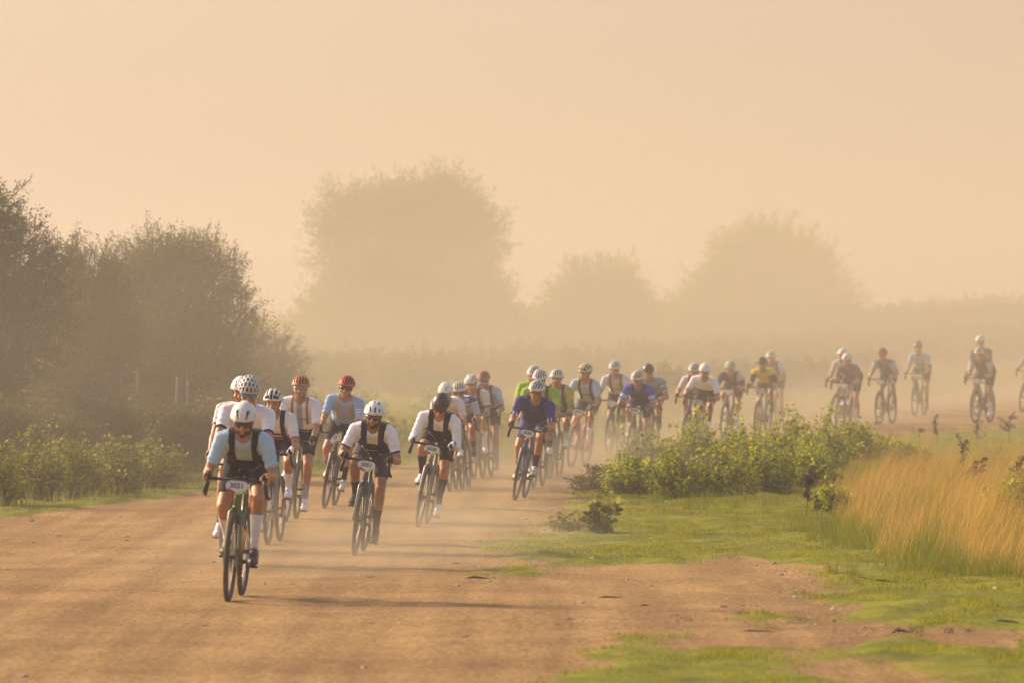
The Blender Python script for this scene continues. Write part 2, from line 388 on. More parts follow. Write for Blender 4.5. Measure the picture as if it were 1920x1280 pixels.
# ------------------------------------------------------------------ trees and shrubs
def leaf_faces(C, D, size, aspect=.55, droop=0.3):
    """diamond leaves at centres C, roughly along D"""
    n = len(C)
    D = D + RNG.normal(0, .55, (n, 3)); D[:, 2] -= droop * .3; D /= np.linalg.norm(D, axis=1)[:, None] + 1e-9
    Q = RNG.normal(0, 1, (n, 3)); Sd = np.cross(D, Q); Sd /= np.linalg.norm(Sd, axis=1)[:, None] + 1e-9
    s = size[:, None]
    a = C; b = C + D * s * .45 + Sd * s * aspect * .5; c = C + D * s; d = C + D * s * .45 - Sd * s * aspect * .5
    V = np.stack([a, b, c, d], 1).reshape(-1, 3)
    return V, np.arange(n * 4).reshape(n, 4)
def tube(pts, rad, sides=6):
    """tapered tube through pts"""
    pts = np.asarray(pts, float); V = []; F = []
    for i, p in enumerate(pts):
        t = pts[min(i + 1, len(pts) - 1)] - pts[max(i - 1, 0)]; t /= np.linalg.norm(t) + 1e-9
        a = np.cross(t, [0.3, 1, 0.1]); a /= np.linalg.norm(a) + 1e-9; b = np.cross(t, a)
        for k in range(sides):
            th = 2 * math.pi * k / sides; V.append(p + rad[i] * (math.cos(th) * a + math.sin(th) * b))
    for i in range(len(pts) - 1):
        for k in range(sides):
            k2 = (k + 1) % sides; F.append((i * sides + k, i * sides + k2, (i + 1) * sides + k2, (i + 1) * sides + k))
    return np.array(V), np.array(F)
def joinp(parts):
    V = []; F = []; o = 0
    for v, f in parts: V.append(v); F.append(f + o); o += len(v)
    return np.concatenate(V), np.concatenate(F)
M_BARK = mat('bark', (.10, .07, .045), .9, noise=.4, nscale=9, bump=.6)
M_STEM = mat('green_stem', (.13, .11, .04), .8, noise=.3)
def tree(name, loc, blobs, ntw, leafn, lsize, m, label, cat='tree', group=None, up=.35, twig=.45, trunk_r=.14, trunks=2, lowcut=.0, stemcol=None, crownname='crown', part2='trunk', lumpy=.40):
    """blobs: list of (x, z, rx, ry, rz) in metres relative to loc; a crown of leafy twigs that start on limbs inside each blob"""
    root = empty(name, (loc[0], loc[1], float(zg(loc[0], loc[1])) - .02))
    wts = np.array([b[2] * b[4] * (b[3] ** .5) for b in blobs]); wts = wts / wts.sum()
    P = []; D = []; L = []
    for b, w in zip(blobs, wts):
        n = int(ntw * w) + 1
        d = RNG.normal(0, 1, (n, 3)); d /= np.linalg.norm(d, axis=1)[:, None]
        rr = RNG.random(n) ** .42
        lump = .78 + lumpy * np.array([mnoise(Vector((q[0] * (1 + 2.8 * lumpy) + b[0], q[1] * 2.1, q[2] * (1 + 2.8 * lumpy) + b[1]))) for q in d]) + .12 * RNG.random(n)
        p = d * (rr * lump)[:, None] * np.array([b[2], b[3], b[4]]) + np.array([b[0], 0, b[1]])
        P.append(p); dd = d.copy(); dd[:, 2] += up; dd += RNG.normal(0, .35, dd.shape); dd /= np.linalg.norm(dd, axis=1)[:, None]; D.append(dd)
        L.append(twig * RNG.uniform(.5, 1.25, n) * (.5 + .6 * rr))
    P = np.concatenate(P); D = np.concatenate(D); L = np.concatenate(L)
    k = P[:, 2] > lowcut; P, D, L = P[k], D[k], L[k]
    # leaves along every twig
    t = RNG.random((len(P), leafn)) ** .8
    C = P[:, None] + D[:, None] * (L[:, None] * t)[..., None] + RNG.normal(0, .035, (len(P), leafn, 3)) * (twig / .45)
    DD = np.repeat(D[:, None], leafn, 1)
    V, F = leaf_faces(C.reshape(-1, 3), DD.reshape(-1, 3), lsize * RNG.uniform(.6, 1.25, len(P) * leafn))
    link(crownname, np_mesh(name + '_' + crownname, V, F), root, m)
    # trunk, limbs and the twigs themselves
    parts = []
    tops = sorted(blobs, key=lambda b: -b[2] * b[4])
    for j in range(trunks):
        bx = (j - (trunks - 1) / 2) * trunk_r * 2.2
        b = tops[j % len(tops)]; tgt = np.array([b[0], 0, b[1]])
        pts = [np.array([bx, 0, 0]), np.array([bx * 1.2 + tgt[0] * .2, RNG.normal(0, .05), tgt[2] * .35]), np.array([tgt[0] * .7 + bx, RNG.normal(0, .15), tgt[2] * .7]), tgt + np.array([0, 0, b[4] * .5])]
        parts.append(tube(pts, [trunk_r, trunk_r * .8, trunk_r * .5, trunk_r * .12], 8))
    for b in blobs:
        tgt = np.array([b[0], 0, b[1]]); st = np.array([tgt[0] * .25, 0, tgt[2] * .35])
        for q in range(5):
            d = RNG.normal(0, 1, 3); d[2] = abs(d[2]) * .8 - .2; d /= np.linalg.norm(d)
            e = tgt + d * np.array([b[2], b[3], b[4]]) * .8
            parts.append(tube([st, st * .5 + tgt * .4 + e * .1 + RNG.normal(0, .05, 3), e], [trunk_r * .45, trunk_r * .28, trunk_r * .06], 5))
    sel = RNG.choice(len(P), min(len(P), 900), replace=False)
    for i in sel: parts.append(tube([P[i] - D[i] * .3 * L[i], P[i] + D[i] * L[i]], [.008 * trunk_r / .1, .003 * trunk_r / .1], 3))
    V, F = joinp(parts); link(part2, np_mesh(name + '_' + part2, V, F), root, stemcol or M_BARK)
    return tagp(root, label, cat, group)

def at_px(u, v, D=None):
    return px2w(u, v)
def bw(u, v, D):                                  # world x, z of the photo pixel at depth D
    return (u - 960) / FPX * D, CAMH + (HORIZ - v) / FPX * D
def pxblobs(cx, D, lst, deep=.9):
    """lst of (u, v, ru, rv) in photo pixels -> blobs relative to base point (x of cx, ground)"""
    bx = (cx - 960) / FPX * D; gz = float(zg(bx, D)); out = []
    for (u, v, ru, rv) in lst:
        x, z = bw(u, v, D); r = ru / FPX * D; out.append((x - bx, z - gz, r, r * deep, rv / FPX * D))
    return (bx, D), out
M_TA = leafmat('leaf_dark_olive', (.060, .064, .004), (.145, .135, .008), .8, .2)
M_TB = leafmat('leaf_olive', (.065, .072, .004), (.16, .155, .010), .7, .3)
M_TC = leafmat('leaf_green', (.075, .095, .003), (.17, .185, .006), .7, .35)

def T(name, cx, D, lst, ntw, leafn, ls, m, label, **kw):
    loc, bl = pxblobs(cx, D, lst, kw.pop('deep', .9)); return tree(name, loc, bl, ntw, leafn, ls, m, label, **kw)
G = 'trees in the haze beyond the road'
T('tree', -40, 84, [(-60, 480, 110, 130), (20, 500, 95, 110), (10, 620, 130, 130), (-60, 720, 140, 120), (-10, 395, 45, 55), (75, 560, 60, 90)], 3600, 34, .040, M_TA,
  'tall dark tree cut by the left picture edge, highest of the left clump', group=G, twig=.34)
T('tree', 165, 92, [(150, 560, 75, 100), (180, 650, 100, 120), (120, 500, 40, 45), (210, 545, 45, 70), (150, 740, 110, 80)], 2600, 34, .040, M_TA,
  'mid height dark tree between the tall left edge tree and the spiky topped tree', group=G, twig=.36, up=.6)
T('tree', 340, 98, [(320, 560, 120, 115), (270, 500, 55, 55), (340, 490, 60, 50), (400, 530, 62, 70), (440, 590, 42, 70), (360, 680, 130, 100), (240, 640, 70, 110), (300, 760, 110, 60)], 3800, 34, .040, M_TA,
  'broad dark tree with spiky upright twigs along its top, right of the left clump', group=G, twig=.42, up=.9)
T('tree', 470, 112, [(470, 665, 60, 65), (520, 690, 50, 55), (430, 700, 60, 70), (500, 740, 80, 50)], 1500, 30, .042, M_TB,
  'low rounded tree sloping down to the gap right of the spiky topped tree', group=G, twig=.35)
T('tree', 770, 205, [(700, 430, 92, 62), (800, 410, 100, 68), (880, 440, 62, 70), (660, 420, 55, 60), (760, 375, 45, 35), (830, 370, 40, 30), (770, 520, 140, 90), (880, 500, 50, 60), (640, 470, 40, 70)], 4600, 18, .13, M_TC,
  'tallest wide crowned tree in the middle of the picture', group=G, lumpy=.75, twig=.9, trunk_r=.28, trunks=3, deep=.6)
T('tree', 720, 196, [(720, 555, 90, 85), (650, 590, 80, 70), (600, 620, 55, 60), (800, 600, 90, 80), (760, 650, 130, 50), (700, 500, 60, 45)], 3600, 18, .12, M_TC,
  'dense lower tree standing before the left side of the tallest middle tree', group=G, lumpy=.65, twig=.7, trunk_r=.22, deep=.6)
T('tree', 890, 200, [(880, 570, 70, 80), (930, 610, 50, 60), (850, 640, 80, 50), (910, 660, 70, 40)], 2200, 18, .12, M_TC,
  'dense tree at the right foot of the tallest middle tree', group=G, lumpy=.65, twig=.7, trunk_r=.2, deep=.6)
T('tree', 1120, 222, [(1120, 560, 75, 55), (1150, 530, 42, 38), (1090, 520, 30, 30), (1180, 570, 42, 38), (1060, 580, 42, 40), (1110, 640, 100, 50)], 2400, 18, .12, M_TC,
  'small broad tree between the tallest middle tree and the big domed tree', group=G, lumpy=.7, twig=.7, trunk_r=.2, deep=.6)
T('tree', 1440, 240, [(1450, 500, 100, 82), (1400, 520, 85, 75), (1510, 530, 75, 80), (1350, 560, 70, 60), (1560, 585, 60, 50), (1440, 610, 170, 60), (1300, 590, 50, 45), (1380, 465, 40, 35)], 5000, 18, .14, M_TC,
  'big dome shaped tree on the right, faint in the haze', group=G, lumpy=.55, twig=.8, trunk_r=.3, trunks=3, deep=.6)
H = 'far hedgerow bushes'
for (cx, D, w, top) in [(1010, 232, 60, 585), (980, 215, 50, 610), (1230, 245, 60, 575), (1640, 262, 80, 583), (1740, 265, 85, 572), (1850, 270, 90, 560), (1940, 262, 80, 570), (560, 180, 45, 660)]:
    base = max(640, top + 70)
    T('bush', cx, D, [(cx, (top + base) / 2, w, (base - top) * .5), (cx - w * .55, top + 42, w * .5, 28), (cx + w * .5, top + 36, w * .55, 34)], 1100, 16, .13, M_TC,
      {1010: 'low hazy bush between the tallest middle tree and the small broad tree', 980: 'round hazy bush touching the right foot of the tallest middle tree', 1230: 'low bush joining the small broad tree to the big domed tree',
       1640: 'hazy hedge bush just right of the big domed tree', 1740: 'hazy hedge bush in the middle of the right hedgerow', 1850: 'highest bush of the right hedgerow, behind the two stacked riders', 1940: 'last hedgerow bush at the right picture edge',
       560: 'low pale bush in the gap between the left clump and the middle trees'}[cx], cat='bush', group=H, twig=.5, trunk_r=.12, deep=.6)

# far tree line that closes the meadow
def far_hedge():
    P = []
    for i in range(420):
        u = RNG.uniform(-200, 2150); D = RNG.uniform(262, 300); x = (u - 960) / FPX * D
        P.append((x, D, RNG.uniform(.5, 1.5)))
    C = []; S = []
    for x, y, h in P:
        n = 120; d = RNG.normal(0, 1, (n, 3)); d /= np.linalg.norm(d, axis=1)[:, None]
        c = d * (RNG.random(n) ** .4)[:, None] * np.array([1.3, 1.0, h * .55]) + np.array([x, y, float(zg(x, y)) + h * .5]); C.append(c)
    C = np.concatenate(C); V, F = leaf_faces(C, RNG.normal(0, 1, C.shape), RNG.uniform(.18, .4, len(C)), .7)
    tagp(link('far_thicket', np_mesh('far_thicket', V, F), mats=M_TC), 'dim line of scrub closing the meadow in the haze', 'scrub', kind='stuff')
far_hedge()

# ---- leafy shrubs: stems with broad lobed leaves
def lobed_leaves(C, D, size):
    """each leaf a folded fan of 3 quads -> 8 verts"""
    n = len(C); D = D / (np.linalg.norm(D, axis=1)[:, None] + 1e-9)
    Q = RNG.normal(0, 1, (n, 3)) + np.array([0, 0, 1.6]); Sd = np.cross(D, Q); Sd /= np.linalg.norm(Sd, axis=1)[:, None] + 1e-9
    Nn = np.cross(Sd, D); s = size[:, None]
    p = [C, C + D * s * .15 + Sd * s * .50 + Nn * s * .10, C + D * s * .70 + Sd * s * .42 + Nn * s * .12, C + D * s * .62, C + D * s * 1.0,
         C + D * s * .70 - Sd * s * .42 + Nn * s * .12, C + D * s * .15 - Sd * s * .50 + Nn * s * .10, C + D * s * .3]
    V = np.stack(p, 1).reshape(-1, 3); b = (np.arange(n) * 8)[:, None]
    F = np.concatenate([b + np.array([[0, 1, 2, 7]]), b + np.array([[7, 2, 4, 5]]), b + np.array([[0, 7, 5, 6]])], 0)
    return V, F
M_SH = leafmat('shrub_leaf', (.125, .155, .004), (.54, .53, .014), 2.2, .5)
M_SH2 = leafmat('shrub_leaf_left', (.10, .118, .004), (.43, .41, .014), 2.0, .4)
M_SHD = leafmat('shrub_leaf_dark', (.05, .06, .008), (.26, .25, .03), 3, .35)
def shrub(loc, w, h, nst, m, label, group, lsize=.055, cat='shrub', name='shrub', arch=.6, leafy=26, depth=None, ln=None):
    root = empty(name, (loc[0], loc[1], float(zg(loc[0], loc[1])) - .02)); depth = depth or w
    Cs = []; Ds = []; parts = []
    for i in range(nst):
        a = RNG.uniform(0, 2 * math.pi); rr = RNG.random() ** .5
        ex, ey = math.cos(a) * w * rr, math.sin(a) * depth * rr
        hz = h * (1 - .62 * rr ** 2.2) * RNG.uniform(.55, 1.08) * (1.22 if RNG.random() < .10 else 1)
        p0 = np.array([ex * .35, ey * .35, 0]); p1 = np.array([ex * .75, ey * .75, hz * .62]); p2 = np.array([ex * 1.02 + RNG.normal(0, .05), ey, hz])
        ts = np.linspace(0, 1, 8)[:, None]; crv = (1 - ts) ** 2 * p0 + 2 * ts * (1 - ts) * p1 + ts ** 2 * p2
        parts.append(tube(crv, np.linspace(.006, .002, 8), 4))
        n = leafy; tt = (RNG.random(n) ** .75)[:, None]; c = (1 - tt) ** 2 * p0 + 2 * tt * (1 - tt) * p1 + tt ** 2 * p2
        off = RNG.normal(0, 1, (n, 3)); off[:, 2] *= .5; off /= np.linalg.norm(off, axis=1)[:, None]
        Cs.append(c + off * .03 + RNG.normal(0, .03, c.shape)); Ds.append(off + np.array([0, 0, -.15]))
    C = np.concatenate(Cs); D = np.concatenate(Ds); k = C[:, 2] > .03; C, D = C[k], D[k]
    V, F = lobed_leaves(C, D, lsize * RNG.uniform(.55, 1.3, len(C)))
    link('foliage', np_mesh('shrub_foliage', V, F), root, m)
    V, F = joinp(parts); link('stem', np_mesh('shrub_stem', V, F), root, M_STEM)
    return tagp(root, label, cat, group)
SG = 'leafy green shrubs on the right verge'
shr = [ # u, v of base, half width px, top px, label
 (1125, 925, 48, 868, 'low dark tipped shrub, leftmost of the right verge shrubs, reaching onto the road edge'),
 (1185, 930, 62, 842, 'shrub with a few stray shoots, second from the left of the right verge shrubs'),
 (1215, 900, 60, 810, 'shrub just below the rider in blue, behind the front row of shrubs'),
 (1270, 940, 70, 838, 'low front shrub right of the grass tuft at the verge'),
 (1300, 895, 62, 780, 'shrub with a tall thin shoot left of the white framed bicycle'),
 (1350, 940, 72, 828, 'bushy front shrub in the middle of the row'),
 (1390, 890, 66, 788, 'tall shrub hiding the wheels of the riders in white and black'),
 (1440, 925, 66, 812, 'front shrub below the yellow jersey rider'),
 (1480, 880, 68, 775, 'tallest shrub, its shoots reaching under the yellow jersey rider'),
 (1545, 885, 62, 772, 'tall shrub left of the pair of riders in muted jerseys'),
 (1520, 915, 50, 838, 'low shrub beside the brown seed stalk'),
 (1600, 870, 52, 783, 'shrub with one leafy spire before the pair of riders'),
 (1655, 865, 52, 818, 'spreading low shrub near the right end of the green row'),
 (1700, 868, 46, 826, 'last low shrub of the green row, fading into the dry grass'),
]
for i, (u, v, hw, top, lab) in enumerate(shr):
    p = px2w(u, v); s = FPX / p[1]
    shrub((p[0], p[1]), hw / s, (v - top) / s * 1.06, 70, M_SH if i else M_SHD, lab, SG, lsize=.045 if i else .04, leafy=46, depth=hw / s * 1.3)
# single leafy shoots that stand above the row
for (u, v, top, lab) in [(1285, 893, 768, 'thin leafy shoot rising left of the white framed bicycle'), (1628, 868, 765, 'leafy spire rising above the shrubs before the pair of riders'),
                         (1545, 880, 762, 'leafy spire rising from the tallest part of the shrub row'), (1145, 905, 852, 'short curling shoot at the left end of the shrub row')]:
    p = px2w(u, v); s = FPX / p[1]
    shrub((p[0], p[1] - .1), .12, (v - top) / s, 5, M_SH, lab, 'single shoots above the shrubs', lsize=.06, leafy=26, name='leafy_shoot', cat='shoot')
p = px2w(1105, 998); s = FPX / p[1]
M_WLT = leafmat('wilted_leaf', (.09, .10, .012), (.36, .33, .04), 3, .4)
shrub((px2w(1120, 996)[0], p[1]), 46 / s, 80 / s, 16, M_WLT, 'small dark wilted weed with drooping leaves alone on the turf', None, lsize=.085, leafy=15, name='weed', cat='weed')
p = px2w(1062, 996)
shrub((p[0], p[1]), 28 / s, 44 / s, 9, M_WLT, 'smaller low sprig left of the dark wilted weed', None, lsize=.06, leafy=18, name='weed', cat='weed')
for (u, v, hw, top, lab) in [(1900, 975, 52, 868, 'green shrub rising out of the golden grass at the right picture edge'), (1960, 930, 60, 830, 'green shrub cut by the right picture edge behind the golden grass'), (1560, 965, 34, 900, 'rounded fresh green bush between the brown seed stalk and the golden grass')]:
    p = px2w(u, v); s = FPX / p[1]
    shrub((p[0], p[1]), hw / s, (v - top) / s, 40, M_SH, lab, 'green shrubs among the golden grass', lsize=.04, leafy=40, depth=hw / s)
# left hedge of shrubs
LG = 'leafy green shrubs on the left of the road'
lefts = [(-20, 950, 75, 812), (60, 938, 70, 806), (140, 930, 72, 812), (215, 925, 68, 818), (290, 915, 66, 822), (20, 900, 85, 800), (120, 893, 85, 800), (225, 885, 85, 806), (330, 885, 75, 812),
         (380, 880, 60, 815), (430, 868, 60, 800), (500, 862, 60, 795), (590, 850, 60, 790)]
llab = ['front shrub at the left picture edge', 'second front shrub from the left picture edge', 'third front shrub from the left picture edge', 'fourth front shrub, level with the grassy roadside strip', 'front shrub nearest the two leading riders on the left',
        'rear shrub at the left picture edge under the dark trees', 'rear shrub second from the left under the dark trees', 'rear shrub below the gap in the dark trees', 'rear shrub below the pale gate posts', 'shrub directly left of the rider with the cream helmet',
        'shrub partly hidden behind the two leading riders', 'shrub behind the rider with the orange helmet', 'shrub seen left of the red helmet rider']
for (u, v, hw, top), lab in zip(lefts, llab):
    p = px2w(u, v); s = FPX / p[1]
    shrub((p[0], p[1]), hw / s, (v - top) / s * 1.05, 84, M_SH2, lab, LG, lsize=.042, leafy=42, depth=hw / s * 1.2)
# softer bushes behind the riders
MG = 'hazy bushes behind the riders'
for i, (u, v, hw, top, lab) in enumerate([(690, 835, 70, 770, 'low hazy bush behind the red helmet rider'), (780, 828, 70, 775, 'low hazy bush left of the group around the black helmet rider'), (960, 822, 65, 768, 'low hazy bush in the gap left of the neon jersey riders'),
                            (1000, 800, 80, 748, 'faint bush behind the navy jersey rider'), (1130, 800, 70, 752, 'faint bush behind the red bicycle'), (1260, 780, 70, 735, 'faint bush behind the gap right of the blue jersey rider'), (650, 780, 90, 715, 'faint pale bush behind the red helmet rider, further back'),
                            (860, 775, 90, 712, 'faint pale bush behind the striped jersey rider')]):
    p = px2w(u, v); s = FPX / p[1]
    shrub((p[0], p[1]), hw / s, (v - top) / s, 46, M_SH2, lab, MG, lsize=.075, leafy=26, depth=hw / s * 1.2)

# dry weeds with seed heads
M_WEED = mat('dry_weed', (.085, .045, .028), .9, noise=.35)
def dry_weed(u, v, top, w, label, nbr=9, heads=16):
    p = px2w(u, v); s = FPX / p[1]; h = (v - top) / s; root = empty('dry_weed', (p[0], p[1], p[2] - .01)); parts = []; hp = []
    stem = np.array([[0, 0, 0], [RNG.normal(0, .02), 0, h * .5], [RNG.normal(0, .04), 0, h]]); parts.append(tube(stem, [.007, .005, .002], 5))
    for b in range(nbr):
        t = RNG.uniform(.35, .98); q = stem[0] * (1 - t) + stem[2] * t; a = RNG.uniform(0, 6.28)
        e = q + np.array([math.cos(a) * 1.25 * w / s * RNG.uniform(.5, 1.2), math.sin(a) * w / s, h * RNG.uniform(.06, .26)]); parts.append(tube([q, (q + e) / 2 + [0, 0, -.01], e], [.0035, .003, .0015], 4))
        for _ in range(max(3, heads // 3)): hp.append(q + (e - q) * RNG.uniform(.4, 1.05) + RNG.normal(0, .012, 3))
    for _ in range(heads): hp.append(stem[2] * RNG.uniform(.55, 1.0) + RNG.normal(0, .012, 3))
    V, F = joinp(parts); link('stem', np_mesh('weed_stem', V, F), root, M_WEED)
    hp = np.array(hp); n = len(hp); hp = np.repeat(hp, 4, 0) + RNG.normal(0, .006, (n * 4, 3))
    V, F = leaf_faces(hp, RNG.normal(0, 1, hp.shape), RNG.uniform(.018, .036, len(hp)), .8); link('seed_head', np_mesh('weed_seeds', V, F), root, M_WEED)
    tagp(root, label, 'dry weed', 'brown dried weeds with seed heads')
dry_weed(1806, 905, 830, 12, 'tall brown weed standing above the golden grass, left of a shorter forked one')
dry_weed(1825, 918, 860, 14, 'shorter forked brown weed right beside the tall one in the golden grass', 12, 30)
dry_weed(1512, 978, 892, 7, 'dark brown seed stalk standing between the green shrubs and the golden grass', 8, 30)
dry_weed(1532, 980, 935, 6, 'low brown stalk right of the dark brown seed stalk', 5, 14)
dry_weed(1757, 830, 786, 5, 'small thin brown weed on the dirt beyond the golden grass', 8, 20)
dry_weed(1830, 840, 790, 12, 'thin branching weed before the two riders stacked at the right', 9, 10)
dry_weed(1912, 935, 866, 18, 'dark bushy weed at the right picture edge over the golden grass', 14, 40)
dry_weed(1893, 830, 780, 16, 'spreading umbel weed near the right picture edge', 10, 22)
dry_weed(1725, 826, 800, 10, 'faint short weed beyond the end of the shrub row', 6, 10)

UG = 'dark scrub under the left trees'
for (u, D, w, top, lab) in [(-10, 80, 80, 778, 'dark scrub at the left picture edge under the tall tree'), (90, 82, 80, 796, 'dark scrub below the tall left edge tree'), (180, 84, 75, 770, 'dark scrub below the mid height dark tree'),
                            (270, 86, 70, 792, 'dark scrub left of the widest pale post'), (350, 86, 60, 782, 'dark scrub at the foot of the widest pale post'), (430, 92, 70, 760, 'dark scrub right of the widest pale post'), (520, 98, 60, 752, 'dark scrub at the end of the left clump')]:
    T('bush', u, D, [(u, (top + 850) / 2, w, (850 - top) * .5), (u - w * .5, top + 50, w * .55, 42), (u + w * .5, top + 46, w * .5, 40)], 900, 26, .042, M_TB, lab, cat='bush', group=UG, twig=.42, trunk_r=.05, lumpy=.8)
NG = 'hazy scrub between the road and the far trees'
for (u, D, w, top, lab) in [(600, 150, 70, 672, 'hazy scrub right of the left clump'), (700, 158, 70, 668, 'hazy scrub under the dense lower middle tree'), (800, 150, 75, 676, 'hazy scrub under the tallest middle tree'), (900, 160, 70, 668, 'hazy scrub under the right foot tree'),
                            (1000, 165, 75, 662, 'hazy scrub left of the small broad tree'), (1100, 160, 70, 665, 'hazy scrub under the small broad tree'), (1210, 172, 80, 652, 'hazy scrub before the gap right of the small broad tree'), (1320, 178, 80, 648, 'hazy scrub left below the big domed tree'),
                            (1430, 185, 85, 640, 'hazy scrub below the big domed tree'), (1560, 195, 90, 630, 'hazy scrub right below the big domed tree'), (1690, 205, 90, 622, 'hazy scrub behind the reddish helmet rider'), (1810, 210, 90, 616, 'hazy scrub behind the last pair of riders'), (1920, 210, 90, 612, 'hazy scrub at the right picture edge'),
                            (1260, 132, 60, 712, 'low green scrub behind the white jersey rider'), (1400, 142, 70, 700, 'low green scrub behind the yellow jersey rider'), (1510, 150, 60, 692, 'low green scrub right of the yellow jersey rider'), (1620, 168, 60, 672, 'low green scrub behind the far pair')]:
    base = HORIZ + 2.1 * FPX / D
    T('bush', u, D, [(u, (top + base) / 2, w, (base - top) * .5), (u - w * .55, top + (base - top) * .45, w * .5, (base - top) * .42), (u + w * .55, top + (base - top) * .5, w * .5, (base - top) * .4)], 800, 22, .09, M_TC, lab, cat='bush', group=NG, twig=.4, trunk_r=.05, deep=.8)
# fence posts, gate posts
M_POST = mat('old_timber', (.20, .16, .12), .85, noise=.3, nscale=6, bump=.4)
def post(u, v, top, w, label, D, grp='pale fence posts in the haze'):
    x, zt = bw(u, top, D); g = float(zg(x, D)); h = zt - g; r = w / 2 / FPX * D
    root = tube([[0, 0, -.1], [0, 0, h * .5], [.01, 0, h - r * .3], [.01, 0, h]], [r * 1.05, r, r * .95, r * .55], 8)
    o = link('fence_post', np_mesh('fence_post', root[0], np.vstack([root[1], [[31, 30, 29, 28], [31, 28, 27 + 1, 24]][:1]])), mats=M_POST); o.location = (x, D, g)
    tagp(o, label, 'fence post', grp)
for a in [(334, 760, 706, 13, 'widest pale post under the spiky topped tree on the left', 86), (352, 762, 712, 7, 'narrow pale post right of the widest one under the spiky topped tree', 88), (258, 765, 690, 6, 'thin post under the dark trees on the far left', 86),
          (936, 668, 645, 5, 'white fence post right of the tallest middle tree', 190), (895, 668, 643, 4, 'white fence post below the tallest middle tree', 190), (1140, 660, 636, 4, 'white fence post below the small broad tree', 205),
          (1200, 665, 640, 4, 'white fence post right of the small broad tree', 205), (1338, 655, 606, 4, 'white fence post below the left half of the big domed tree', 215), (1507, 640, 602, 6, 'brightest white fence post below the right half of the big domed tree', 215),
          (702, 690, 655, 5, 'white fence post below the dense lower middle tree', 175)]: post(*a[:4], a[4], a[5])

# sticks and stones
M_STICK = mat('dead_wood', (.10, .06, .04), .9, noise=.4)
def stick(u, v, L, ang, label, r=.012, up=.02):
    r *= .75
    p = px2w(u, v); c, s_ = math.cos(ang), math.sin(ang)
    up *= .35; pts = [[-L / 2 * c, -L / 2 * s_, r * .6], [-L * .2 * c, -L * .2 * s_ + .02, up + r * .6], [L * .15 * c, L * .15 * s_ + .01, up * .6 + r * .6], [L / 2 * c, L / 2 * s_, r * .5]]
    V, F = tube(pts, [r * .7, r, r * .9, r * .4], 6); o = link('stick', np_mesh('stick', V, F), mats=M_STICK); o.location = p; tagp(o, label, 'stick', 'dead sticks on the ground')
stick(1144, 1121, .19, .1, 'short dark stick on the bare dirt in the lower middle', .011)
stick(1210, 1136, .08, .3, 'tiny dark stick right of the short dark stick', .009)
stick(895, 1085, .20, .2, 'dark curved twig on the grass tongue at the road edge', .012, .04)
stick(1420, 1184, .26, .05, 'thin pale edged stick below the small grass patch', .006)
stick(1655, 1092, .26, .5, 'dark bent twig lying on the turf before the golden grass', .013, .05)
stick(1620, 1087, .18, -.3, 'thin arched twig left of the bent twig on the turf', .007, .07)
stick(1690, 1186, .16, .6, 'forked dark stick in the litter strip at the lower right', .012, .05)
stick(1885, 1168, .2, .2, 'dark stick at the right picture edge near the turf', .015, .03)
M_WSTONE = mat('pale_stone', (.62, .56, .48), .8, noise=.2, nscale=30, bump=.4)
def stone(u, v, s, label):
    p = px2w(u, v); V, F = rocks(1, np.array([0.]), np.array([0.]), np.array([s])); V[:, 2] -= V[:, 2].min() + s * .1
    o = link('stone', np_mesh('stone', V, F, smooth=False), mats=M_WSTONE); o.location = p; o.location.z += .01; tagp(o, label, 'stone', 'pale stones on the verge')
for a in [(1865, 1108, .032, 'brightest white stone on the turf below the golden grass'), (1562, 1146, .024, 'pale stone at the left end of the lower turf'), (1655, 1150, .026, 'pale stone in the middle of the lower turf'), (1020, 995, .03, 'pale stone beside the wilted weed on the road edge'),
          (1731, 1137, .02, 'small pale stone below the dark bent twig'), (1110, 1050, .028, 'flat pale stone on the grass tongue'), (1163, 935, .03, 'pale stone at the foot of the shrubs'), (1490, 1122, .016, 'tiny pale stone on the dirt left of the turf')]: stone(*a)
HAZE_D = .0012; DUST = .0128
